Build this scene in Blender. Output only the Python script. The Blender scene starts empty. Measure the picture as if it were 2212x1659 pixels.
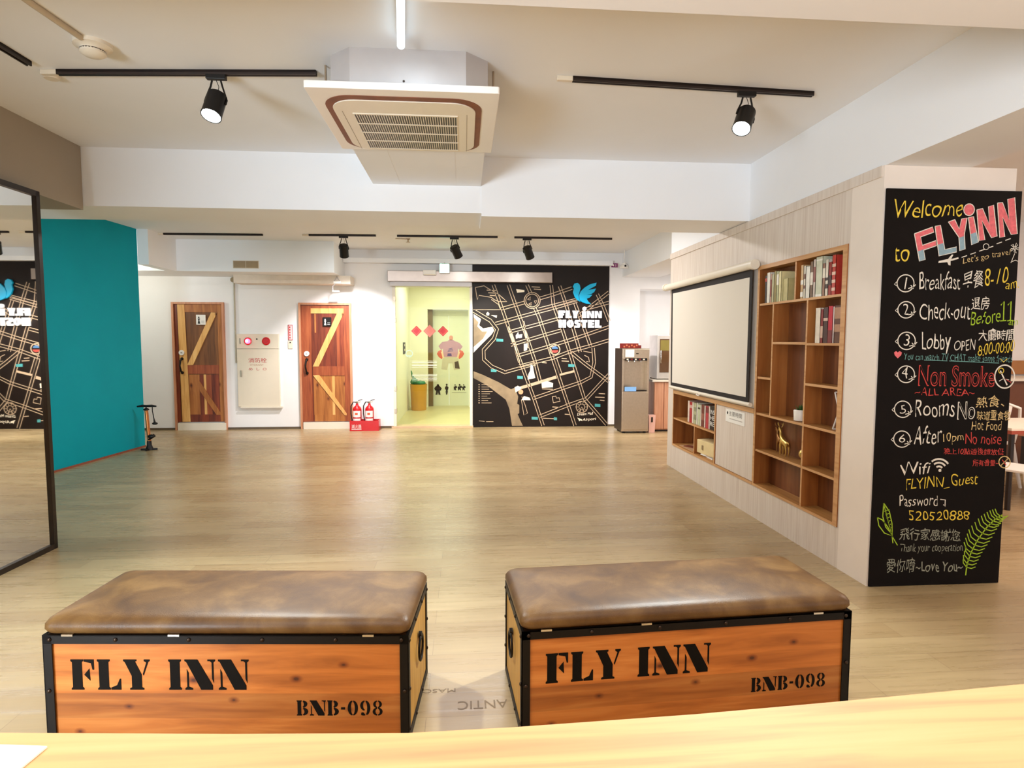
import bpy, bmesh, math, random
from mathutils import Vector, Matrix
random.seed(7)
SC = bpy.context.scene
COL = SC.collection
PI = math.pi
D = 10.09          # far wall
XR = 2.378         # face of the panelled wall on the right
CEIL = 2.92

def lin(c):
    c = c / 255.0
    return c / 12.92 if c <= .04045 else ((c + .055) / 1.055) ** 2.4
def rgb(r, g, b):
    return (lin(r), lin(g), lin(b), 1.0)

# ------------------------------------------------------------------ materials
def new_mat(name):
    m = bpy.data.materials.new(name); m.use_nodes = True
    nt = m.node_tree
    return m, nt, nt.nodes['Principled BSDF']
def N(nt, kind, **kw):
    n = nt.nodes.new(kind)
    for k, v in kw.items():
        if k in n.inputs: n.inputs[k].default_value = v
        else: setattr(n, k, v)
    return n
def ramp(nt, stops):
    n = nt.nodes.new('ShaderNodeValToRGB'); cr = n.color_ramp
    while len(cr.elements) < len(stops): cr.elements.new(.5)
    for e, (p, c) in zip(cr.elements, stops): e.position = p; e.color = c
    return n
def mixc(nt, kind='MIX', fac=1.0):
    n = nt.nodes.new('ShaderNodeMix'); n.data_type = 'RGBA'; n.blend_type = kind
    n.inputs[0].default_value = fac
    return n
def coords(nt, scale=(1, 1, 1), rot=(0, 0, 0)):
    tc = N(nt, 'ShaderNodeTexCoord'); mp = N(nt, 'ShaderNodeMapping')
    mp.inputs['Scale'].default_value = scale; mp.inputs['Rotation'].default_value = rot
    nt.links.new(tc.outputs['Object'], mp.inputs['Vector'])
    return mp.outputs['Vector']
def plain(name, c, rough=.5, metal=0.0, var=.06, scale=9.0, bump=0.0, spec=.5, coat=0.0):
    """a plain colour with a little procedural unevenness"""
    m, nt, b = new_mat(name)
    v = coords(nt)
    no = N(nt, 'ShaderNodeTexNoise', Scale=scale, Detail=4.0)
    nt.links.new(v, no.inputs['Vector'])
    lo = tuple(max(0, x * (1 - var)) for x in c[:3]) + (1,)
    hi = tuple(min(1, x * (1 + var)) for x in c[:3]) + (1,)
    r = ramp(nt, [(.3, lo), (.7, hi)])
    nt.links.new(no.outputs[0], r.inputs[0]); nt.links.new(r.outputs[0], b.inputs['Base Color'])
    b.inputs['Roughness'].default_value = rough; b.inputs['Metallic'].default_value = metal
    b.inputs['Specular IOR Level'].default_value = spec
    b.inputs['Coat Weight'].default_value = coat
    if bump:
        bp = N(nt, 'ShaderNodeBump', Strength=bump, Distance=.002)
        n2 = N(nt, 'ShaderNodeTexNoise', Scale=scale * 14, Detail=3.0); nt.links.new(v, n2.inputs['Vector'])
        nt.links.new(n2.outputs[0], bp.inputs['Height']); nt.links.new(bp.outputs[0], b.inputs['Normal'])
    return m
def emit(name, c, strength, base=None):
    m, nt, b = new_mat(name)
    b.inputs['Base Color'].default_value = base or c
    b.inputs['Emission Color'].default_value = c; b.inputs['Emission Strength'].default_value = strength
    return m
def wood(name, dark, mid, light, axis='X', scale=1.0, rough=.5, knots=0.0, planks=None, stretch=14.0, coat=0.0):
    """grain running along axis; planks=(axis index, width) gives each board its own tone"""
    m, nt, b = new_mat(name)
    sc = {'X': (1, stretch, stretch), 'Y': (stretch, 1, stretch), 'Z': (stretch, stretch, 1)}[axis]
    v = coords(nt, tuple(s * scale for s in sc))
    no = N(nt, 'ShaderNodeTexNoise', Scale=2.2, Detail=4.0, Roughness=.55, Distortion=.5); nt.links.new(v, no.inputs['Vector'])
    r = ramp(nt, [(.28, dark), (.5, mid), (.74, light)]); nt.links.new(no.outputs[0], r.inputs[0])
    out = r.outputs[0]
    if planks:
        ax, w = planks
        v2 = coords(nt)
        sp = N(nt, 'ShaderNodeSeparateXYZ'); nt.links.new(v2, sp.inputs[0])
        dv = N(nt, 'ShaderNodeMath', operation='DIVIDE'); nt.links.new(sp.outputs[ax], dv.inputs[0]); dv.inputs[1].default_value = w
        fl = N(nt, 'ShaderNodeMath', operation='FLOOR'); nt.links.new(dv.outputs[0], fl.inputs[0])
        wn = N(nt, 'ShaderNodeTexWhiteNoise', noise_dimensions='1D'); nt.links.new(fl.outputs[0], wn.inputs['W'])
        mr = N(nt, 'ShaderNodeMapRange'); nt.links.new(wn.outputs[0], mr.inputs[0])
        mr.inputs[3].default_value = .72; mr.inputs[4].default_value = 1.18
        mx = mixc(nt, 'MULTIPLY', 1.0); nt.links.new(out, mx.inputs[6]); nt.links.new(mr.outputs[0], mx.inputs[7])
        out = mx.outputs[2]
    if knots:
        ks = {'X': (1, 1.6, 1.6), 'Y': (1.6, 1, 1.6), 'Z': (1.6, 1.6, 1)}[axis]
        v3 = coords(nt, tuple(s * knots for s in ks), (PI / 2, 0, 0))
        vo = N(nt, 'ShaderNodeTexVoronoi', voronoi_dimensions='2D', Scale=1.0, Randomness=1.0); nt.links.new(v3, vo.inputs['Vector'])
        kr = ramp(nt, [(.035, (.09, .03, .015, 1)), (.06, (.42, .27, .18, 1)), (.14, (1, 1, 1, 1))]); sr = N(nt, 'ShaderNodeSeparateColor'); nt.links.new(vo.outputs['Color'], sr.inputs[0])
        gt = N(nt, 'ShaderNodeMath', operation='GREATER_THAN'); nt.links.new(sr.outputs[0], gt.inputs[0]); gt.inputs[1].default_value = .42
        jt = N(nt, 'ShaderNodeMath', operation='MULTIPLY_ADD'); nt.links.new(sr.outputs[1], jt.inputs[0]); jt.inputs[1].default_value = .03; nt.links.new(vo.outputs['Distance'], jt.inputs[2])
        sm = N(nt, 'ShaderNodeMath', operation='ADD'); nt.links.new(jt.outputs[0], sm.inputs[0]); nt.links.new(gt.outputs[0], sm.inputs[1])
        nt.links.new(sm.outputs[0], kr.inputs[0])
        mx = mixc(nt, 'MULTIPLY', .9); nt.links.new(out, mx.inputs[6]); nt.links.new(kr.outputs[0], mx.inputs[7])
        out = mx.outputs[2]
    nt.links.new(out, b.inputs['Base Color'])
    b.inputs['Roughness'].default_value = rough; b.inputs['Coat Weight'].default_value = coat
    bp = N(nt, 'ShaderNodeBump', Strength=.12, Distance=.002)
    nt.links.new(no.outputs[0], bp.inputs['Height']); nt.links.new(bp.outputs[0], b.inputs['Normal'])
    return m
def floor_mat():
    m, nt, b = new_mat('vinyl_plank_floor')
    v = coords(nt)
    br = N(nt, 'ShaderNodeTexBrick', offset=.37, squash=1.0)
    br.inputs['Scale'].default_value = 1.0; br.inputs['Brick Width'].default_value = 1.15; br.inputs['Row Height'].default_value = .155
    br.inputs['Mortar Size'].default_value = .0012; br.inputs['Bias'].default_value = -.1
    br.inputs['Color1'].default_value = rgb(160, 137, 102); br.inputs['Color2'].default_value = rgb(174, 154, 118); br.inputs['Mortar'].default_value = rgb(134, 112, 84)
    nt.links.new(v, br.inputs['Vector'])
    v2 = coords(nt, (1.0, 16, 1))
    no = N(nt, 'ShaderNodeTexNoise', Scale=2.4, Detail=5.0, Roughness=.55, Distortion=.3); nt.links.new(v2, no.inputs['Vector'])
    r = ramp(nt, [(.3, (.86, .84, .80, 1)), (.5, (.97, .96, .94, 1)), (.7, (1.08, 1.07, 1.05, 1))]); nt.links.new(no.outputs[0], r.inputs[0])
    mx = mixc(nt, 'MULTIPLY', .85); nt.links.new(br.outputs[0], mx.inputs[6]); nt.links.new(r.outputs[0], mx.inputs[7])
    v3 = coords(nt, (.9, 2.2, 1))
    n3 = N(nt, 'ShaderNodeTexNoise', Scale=1.3, Detail=3.0); nt.links.new(v3, n3.inputs['Vector'])
    r3 = ramp(nt, [(.35, (.9, .88, .84, 1)), (.65, (1.06, 1.06, 1.04, 1))]); nt.links.new(n3.outputs[0], r3.inputs[0])
    m2 = mixc(nt, 'MULTIPLY', 1.0); nt.links.new(mx.outputs[2], m2.inputs[6]); nt.links.new(r3.outputs[0], m2.inputs[7])
    nt.links.new(m2.outputs[2], b.inputs['Base Color'])
    rr = ramp(nt, [(.3, (.24, .24, .24, 1)), (.7, (.36, .36, .36, 1))]); nt.links.new(no.outputs[0], rr.inputs[0]); nt.links.new(rr.outputs[0], b.inputs['Roughness'])
    bp = N(nt, 'ShaderNodeBump', Strength=.08, Distance=.002); nt.links.new(no.outputs[0], bp.inputs['Height']); nt.links.new(bp.outputs[0], b.inputs['Normal'])
    return m
def leather_mat():
    m, nt, b = new_mat('worn_brown_leather')
    v = coords(nt)
    n1 = N(nt, 'ShaderNodeTexNoise', Scale=6.5, Detail=6.0, Roughness=.6, Distortion=.5); nt.links.new(v, n1.inputs['Vector'])
    r = ramp(nt, [(.28, rgb(70, 44, 20)), (.5, rgb(95, 65, 31)), (.74, rgb(124, 92, 51))]); nt.links.new(n1.outputs[0], r.inputs[0])
    nt.links.new(r.outputs[0], b.inputs['Base Color'])
    n2 = N(nt, 'ShaderNodeTexVoronoi', Scale=230.0); nt.links.new(v, n2.inputs['Vector'])
    n4 = N(nt, 'ShaderNodeTexNoise', Scale=16.0, Detail=5.0); nt.links.new(v, n4.inputs['Vector'])
    ad = N(nt, 'ShaderNodeMath', operation='MULTIPLY_ADD'); nt.links.new(n2.outputs['Distance'], ad.inputs[0]); ad.inputs[1].default_value = .3; nt.links.new(n4.outputs[0], ad.inputs[2])
    bp = N(nt, 'ShaderNodeBump', Strength=.22, Distance=.004); nt.links.new(ad.outputs[0], bp.inputs['Height']); nt.links.new(bp.outputs[0], b.inputs['Normal'])
    b.inputs['Roughness'].default_value = .43; b.inputs['Specular IOR Level'].default_value = .4
    return m
def glass_mat(name, tint, rough=.0, alpha=.1):
    m, nt, b = new_mat(name)
    tr = N(nt, 'ShaderNodeBsdfTransparent'); tr.inputs[0].default_value = tint
    gl = N(nt, 'ShaderNodeBsdfGlossy'); gl.inputs['Roughness'].default_value = rough
    mx = nt.nodes.new('ShaderNodeMixShader'); mx.inputs[0].default_value = alpha
    nt.links.new(tr.outputs[0], mx.inputs[1]); nt.links.new(gl.outputs[0], mx.inputs[2])
    nt.links.new(mx.outputs[0], nt.nodes['Material Output'].inputs[0])
    return m
M = {}
M['plaster'] = plain('white_plaster', rgb(240, 238, 237), .75, var=.015, scale=3, bump=.12)
M['ceiling'] = plain('white_ceiling_paint', rgb(238, 239, 241), .7, var=.012, scale=2)
M['grey_paint'] = plain('taupe_grey_paint', rgb(158, 145, 128), .7, var=.03, scale=3)
M['teal'] = plain('teal_wall_paint', rgb(0, 150, 164), .6, var=.04, scale=2, spec=.12)
M['floor'] = floor_mat()
M['panel'] = wood('pale_ash_wall_panel', rgb(206, 190, 176), rgb(217, 204, 191), rgb(226, 215, 203), 'Z', .9, .5, stretch=26)
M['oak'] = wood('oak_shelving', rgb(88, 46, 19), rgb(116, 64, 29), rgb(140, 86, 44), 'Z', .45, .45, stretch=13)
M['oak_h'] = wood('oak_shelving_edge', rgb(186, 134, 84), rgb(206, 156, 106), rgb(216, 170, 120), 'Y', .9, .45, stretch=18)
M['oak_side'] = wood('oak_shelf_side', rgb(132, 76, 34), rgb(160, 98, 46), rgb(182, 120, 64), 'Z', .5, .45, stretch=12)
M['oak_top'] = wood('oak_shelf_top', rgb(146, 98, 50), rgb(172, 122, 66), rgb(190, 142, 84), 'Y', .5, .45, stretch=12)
M['pine'] = wood('orange_stained_pine', rgb(146, 78, 24), rgb(184, 106, 42), rgb(208, 136, 66), 'X', .8, .42, knots=5.0, planks=(2, .093), stretch=12, coat=.15)
M['pine_end'] = wood('yellow_pine_end', rgb(158, 112, 42), rgb(190, 142, 62), rgb(206, 160, 80), 'Z', 1.0, .5, stretch=10)
M['counter'] = wood('beech_worktop', rgb(204, 138, 96), rgb(214, 164, 110), rgb(220, 176, 122), 'X', .8, .6, stretch=18)
M['counter_front'] = wood('beech_counter_front', rgb(190, 140, 80), rgb(206, 160, 96), rgb(216, 176, 116), 'Z', .8, .45, stretch=16)
M['leather'] = leather_mat()
M['iron'] = plain('black_painted_iron', rgb(16, 9, 5), .5, 0, var=.2, scale=20, spec=.25)
M['rivet'] = plain('dark_steel_rivet', rgb(60, 48, 40), .35, .8, var=.1)
M['stencil'] = plain('black_stencil_paint', rgb(12, 7, 3), .7, var=.2, scale=40, spec=.15)
M['steel'] = plain('brushed_stainless_steel', rgb(190, 172, 150), .32, .9, var=.05, scale=30)
M['alu'] = plain('satin_aluminium', rgb(205, 195, 185), .28, .85, var=.03, scale=12)
M['header'] = plain('brushed_header_metal', rgb(168, 156, 148), .3, .85, var=.05, scale=10)
M['chrome'] = plain('polished_chrome', rgb(230, 225, 220), .12, 1.0, var=.02)
M['black'] = plain('black_plastic', rgb(18, 14, 12), .45, var=.1, spec=.3)
M['dark'] = plain('dark_brown_rail', rgb(34, 20, 14), .4, var=.15)
M['white_plastic'] = plain('white_plastic', rgb(238, 232, 224), .35, var=.01)
M['cream'] = plain('cream_enamel', rgb(225, 212, 190), .4, var=.015)
M['cream2'] = plain('ivory_enamel', rgb(232, 222, 204), .4, var=.015)
M['grey_metal'] = plain('galvanised_sheet', rgb(196, 190, 188), .5, .25, var=.04, scale=6)
M['red'] = plain('red_enamel', rgb(196, 14, 22), .3, var=.05)
M['red_dark'] = plain('dark_red_card', rgb(120, 20, 14), .5, var=.12)
M['pink'] = plain('pink_plastic', rgb(240, 190, 176), .4, var=.03)
M['paper'] = plain('white_paper', rgb(240, 238, 230), .6, var=.01)
M['board'] = plain('black_chalkboard', rgb(15, 8, 5), .7, var=.25, scale=7, spec=.15)
M['mural'] = plain('printed_dark_mural', rgb(22, 12, 7), .5, var=.25, scale=1.6, spec=.25)
M['mural_line'] = plain('mural_street_outline', rgb(186, 160, 130), .5, var=.1)
M['mural_foam'] = plain('mural_white_print', rgb(236, 222, 196), .5, var=.06)
M['mural_sand'] = plain('mural_tan_print', rgb(136, 116, 88), .5, var=.3, scale=4)
M['mural_teal'] = plain('mural_teal_print', rgb(70, 150, 150), .5, var=.1)
M['sign_blue'] = plain('cyan_acrylic', rgb(0, 170, 214), .3, var=.03)
M['sign_white'] = plain('white_acrylic_letters', rgb(250, 248, 246), .3, var=.01)
M['screen'] = plain('matte_projection_fabric', rgb(222, 214, 200), .85, var=.012, scale=1.2)
M['screen_black'] = plain('black_screen_border', rgb(28, 20, 18), .8, var=.1)
M['lobby'] = plain('lobby_pale_green_paint', rgb(233, 231, 208), .6, var=.02, scale=2)
M['lobby_floor'] = plain('lobby_tile_floor', rgb(200, 190, 140), .35, var=.06, scale=2)
M['lift'] = plain('pale_lift_door', rgb(224, 226, 200), .4, var=.015)
M['bronze'] = plain('bronze_lift_jamb', rgb(120, 98, 60), .35, .5, var=.08)
M['glass'] = glass_mat('clear_door_glass', (.95, .98, .93, 1), .02, .03)
M['glass_dark'] = glass_mat('tinted_cabinet_glass', (.55, .42, .3, 1), .05, .15)
m, nt, b = new_mat('mirror_silver'); b.inputs['Metallic'].default_value = 1; b.inputs['Roughness'].default_value = .015; b.inputs['Base Color'].default_value = (.86, .87, .84, 1)
M['mirror'] = m
M['gold'] = plain('brass_figurine', rgb(206, 170, 96), .3, .85, var=.08)
M['green'] = plain('leaf_green', rgb(52, 92, 36), .6, var=.25, scale=30)
M['bag_green'] = plain('green_plastic_bag', rgb(20, 120, 80), .4, var=.15)
M['bin'] = plain('mustard_plastic_bin', rgb(206, 150, 50), .45, var=.05)
M['copper'] = plain('copper_pump_tube', rgb(190, 116, 60), .3, .6, var=.06)
M['dw_red'] = wood('red_cedar_board', rgb(92, 32, 14), rgb(120, 48, 22), rgb(144, 66, 34), 'Z', 1.0, .5, planks=(0, .11), stretch=14)
M['dw_mid'] = wood('amber_cedar_board', rgb(136, 76, 30), rgb(168, 102, 46), rgb(188, 124, 62), 'Z', 1.0, .5, knots=2.6, stretch=12)
M['dw_light'] = wood('pale_pine_board', rgb(196, 138, 72), rgb(222, 168, 96), rgb(234, 186, 116), 'Z', 1.0, .5, knots=3.0, stretch=12)
M['dw_brown'] = wood('walnut_brown_board', rgb(96, 54, 20), rgb(120, 72, 30), rgb(140, 88, 40), 'Z', 1.0, .5, planks=(0, .12), stretch=14)
M['dw_redmid'] = wood('rust_cedar_board', rgb(122, 54, 26), rgb(150, 72, 36), rgb(170, 92, 50), 'Z', 1.0, .5, stretch=14)
M['door_case'] = wood('pinkish_door_case', rgb(176, 112, 78), rgb(198, 136, 100), rgb(212, 154, 118), 'Z', .8, .5, stretch=12)
M['pantry'] = wood('pink_beech_cabinet', rgb(190, 128, 96), rgb(208, 150, 116), rgb(218, 164, 132), 'Z', 1.0, .45, stretch=14)
M['lens'] = emit('lit_spot_lens', (.86, .97, 1, 1), 60)
M['tube'] = emit('lit_led_tube', (.62, .84, 1, 1), 3.2)
M['exit'] = emit('lit_exit_sign', (.25, .95, .85, 1), 6)
M['redlamp'] = emit('lit_red_lamp', (1, .06, .12, 1), 7)
M['redlamp_hot'] = emit('lit_red_lamp_core', (1, .72, .8, 1), 9)
CH = {'w': (232, 222, 206), 'y': (236, 202, 66), 'p': (232, 112, 116), 'g': (166, 196, 44), 'r': (206, 66, 58), 't': (110, 158, 150), 'o': (222, 190, 130), 'e': (150, 150, 132)}
for k, c in CH.items(): M['chalk_' + k] = plain('chalk_stroke_' + {'w': 'white', 'y': 'yellow', 'p': 'pink', 'g': 'green', 'r': 'red', 't': 'teal', 'o': 'sand', 'e': 'grey'}[k], rgb(*c), .85, var=.14, scale=60)
M['chalk_b'] = plain('chalk_stroke_blue_grey', rgb(146, 172, 182), .85, var=.1, scale=60)

# ------------------------------------------------------------------ mesh builder
class MB:
    def __init__(s, mx=None): s.bm = bmesh.new(); s.mx = mx
    def v(s, p):
        p = Vector(p)
        return s.bm.verts.new(s.mx @ p if s.mx else p)
    def f(s, vs):
        try: return s.bm.faces.new(vs)
        except ValueError: return None
    def box(s, x0, x1, y0, y1, z0, z1):
        q = [s.v(p) for p in ((x0, y0, z0), (x1, y0, z0), (x1, y1, z0), (x0, y1, z0), (x0, y0, z1), (x1, y0, z1), (x1, y1, z1), (x0, y1, z1))]
        for i in ((0, 3, 2, 1), (4, 5, 6, 7), (0, 1, 5, 4), (1, 2, 6, 5), (2, 3, 7, 6), (3, 0, 4, 7)): s.f([q[k] for k in i])
        return s
    def prism(s, pts, ext):
        """closed outline of 3D points pushed along ext"""
        e = Vector(ext); a = [s.v(p) for p in pts]; c = [s.v(Vector(p) + e) for p in pts]
        s.f(list(reversed(a))); s.f(c)
        n = len(pts)
        for i in range(n): s.f([a[i], a[(i + 1) % n], c[(i + 1) % n], c[i]])
        return s
    def ring(s, c, ax, r, n, up=None):
        ax = Vector(ax).normalized()
        u = ax.orthogonal().normalized() if up is None else Vector(up)
        w = ax.cross(u)
        return [s.v(Vector(c) + u * (r * math.cos(2 * PI * i / n)) + w * (r * math.sin(2 * PI * i / n))) for i in range(n)]
    def skin(s, rings, caps=True):
        n = len(rings[0])
        for a, b in zip(rings, rings[1:]):
            for i in range(n): s.f([a[i], a[(i + 1) % n], b[(i + 1) % n], b[i]])
        if caps: s.f(list(reversed(rings[0]))); s.f(rings[-1])
        return s
    def cyl(s, p0, p1, r0, r1=None, n=20):
        r1 = r0 if r1 is None else r1
        ax = Vector(p1) - Vector(p0)
        return s.skin([s.ring(p0, ax, r0, n), s.ring(p1, ax, r1, n)])
    def tube(s, pts, r, n=8):
        pts = [Vector(p) for p in pts]; rings = []; up = None
        for i, p in enumerate(pts):
            t = (pts[min(i + 1, len(pts) - 1)] - pts[max(i - 1, 0)]).normalized()
            if up is None: up = t.orthogonal().normalized()
            else:
                up = (up - t * up.dot(t)).normalized()
            rr = r[i] if isinstance(r, (list, tuple)) else r
            rings.append(s.ring(p, t, rr, n, up))
        return s.skin(rings)
    def lathe(s, prof, c=(0, 0, 0), n=24, ax=(0, 0, 1)):
        """prof: list of (radius, height along ax)"""
        ax = Vector(ax).normalized()
        return s.skin([s.ring(Vector(c) + ax * h, ax, max(r, 1e-4), n) for r, h in prof])
    def ball(s, c, r, sc=(1, 1, 1), n=16):
        mx = Matrix.Translation(Vector(c)) @ Matrix.Diagonal((*[k * r for k in sc], 1))
        if s.mx: mx = s.mx @ mx
        bmesh.ops.create_uvsphere(s.bm, u_segments=n, v_segments=max(6, n // 2), radius=1, matrix=mx)
        return s
    def ribbon(s, pts, w, nrm, th=.0012):
        """flat painted stroke along pts, lying on a surface with normal nrm"""
        nrm = Vector(nrm); pts = [Vector(p) for p in pts]
        L = []
        for i, p in enumerate(pts):
            a = pts[max(i - 1, 0)]; b = pts[min(i + 1, len(pts) - 1)]
            if i and i < len(pts) - 1 and (b - a).length < 1e-6: a = pts[i - 1]; b = p
            t = (b - a).normalized(); sd = nrm.cross(t).normalized() * (w / 2)
            L.append((s.v(p - sd + nrm * th), s.v(p + sd + nrm * th)))
        for (a, b), (c, d) in zip(L, L[1:]): s.f([a, b, d, c])
        return s
    def build(s, name, mat, parent=None, bevel=0, seg=2, smooth=None, local=False, label=None):
        bm = s.bm
        bmesh.ops.recalc_face_normals(bm, faces=bm.faces)
        org = Vector((0, 0, 0))
        if parent is not None:
            if not local:
                q = parent
                while q is not None: org += q.location; q = q.parent
        elif not local:
            if len(bm.verts):
                xs = [v.co for v in bm.verts]
                lo = [min(c[k] for c in xs) for k in range(3)]; hi = [max(c[k] for c in xs) for k in range(3)]
                org = Vector(((lo[0] + hi[0]) / 2, (lo[1] + hi[1]) / 2, lo[2]))
        if org.length: bmesh.ops.translate(bm, verts=bm.verts, vec=-org)
        me = bpy.data.meshes.new(name); bm.to_mesh(me); bm.free()
        for k in (mat if isinstance(mat, (list, tuple)) else [mat]): me.materials.append(k)
        if smooth is not None:
            me.shade_smooth()
            me.set_sharp_from_angle(angle=math.radians(smooth))
        o = bpy.data.objects.new(name, me); COL.objects.link(o)
        if parent is not None: o.parent = parent
        else: o.location = org
        if bevel:
            md = o.modifiers.new('soft_edges', 'BEVEL'); md.width = bevel; md.segments = seg; md.limit_method = 'ANGLE'; md.angle_limit = math.radians(35)
        if label: o['label'] = label
        return o
def tag(o, label, cat, group=None, kind=None):
    o['label'] = label; o['category'] = cat
    if group: o['group'] = group
    if kind: o['kind'] = kind
    return o
def thing(name, label, cat, loc, group=None, rz=0.0, mx=None):
    o = bpy.data.objects.new(name, None); COL.objects.link(o)
    o.empty_display_size = .05
    if mx is not None: o.matrix_world = mx
    else: o.location = loc; o.rotation_euler = (0, 0, rz)
    return tag(o, label, cat, group)
def struct(name, mb, mat, label=None, parent=None, **kw):
    o = mb.build(name, mat, parent, **kw)
    if parent is None: o['kind'] = 'structure'
    if label: o['label'] = label
    return o
def copy_tree(src, label=None):
    r = src.copy(); COL.objects.link(r)
    if label: r['label'] = label
    for ch in src.children:
        c = ch.copy(); COL.objects.link(c); c.parent = r
        for g in ch.children:
            d = g.copy(); COL.objects.link(d); d.parent = c
    return r
DG = None
def text(body, name, mat, parent, bl, br, up, height=None, bold=0.0, shear=0.0, depth=.0012, local=False, label=None, wobble=0.0):
    """lettering fitted so that its outline runs from bl to br and is height tall along up"""
    c = bpy.data.curves.new('t', 'FONT'); c.body = body; c.size = 1; c.offset = bold; c.shear = shear; c.resolution_u = 4
    t = bpy.data.objects.new('t', c); COL.objects.link(t)
    dg = bpy.context.evaluated_depsgraph_get()
    me = bpy.data.meshes.new_from_object(t.evaluated_get(dg))
    bpy.data.objects.remove(t); bpy.data.curves.remove(c)
    bm = bmesh.new(); bm.from_mesh(me); bpy.data.meshes.remove(me)
    xs = [v.co.x for v in bm.verts]; ys = [v.co.y for v in bm.verts]
    x0, x1, y0, y1 = min(xs), max(xs), min(ys), max(ys)
    if wobble:
        f1, f2, f3, g = random.uniform(2, 3.2), random.uniform(4, 6), random.uniform(3, 5), random.uniform(0, 6)
        for v in bm.verts:
            x, y = v.co.x, v.co.y
            v.co.y = y * (1 + wobble * 1.6 * math.sin(f1 * x + g)) + wobble * .7 * math.sin(f2 * x + g * 2)
            v.co.x = x + wobble * .9 * math.sin(f3 * x + 5.5 * y + g)
        xs = [v.co.x for v in bm.verts]; ys = [v.co.y for v in bm.verts]; x0, x1, y0, y1 = min(xs), max(xs), min(ys), max(ys)
    bl = Vector(bl); br = Vector(br); up = Vector(up).normalized()
    if height is None: height = (br - bl).length * (y1 - y0) / (x1 - x0)
    ex = (br - bl); nrm = ex.cross(up).normalized()
    for v in bm.verts:
        a = (v.co.x - x0) / (x1 - x0); b = (v.co.y - y0) / (y1 - y0)
        v.co = bl + ex * a + up * (height * b) + nrm * depth
    mb = MB(); mb.bm.free(); mb.bm = bm
    o = mb.build(name, mat, parent, local=local, label=label)
    return o
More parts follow.
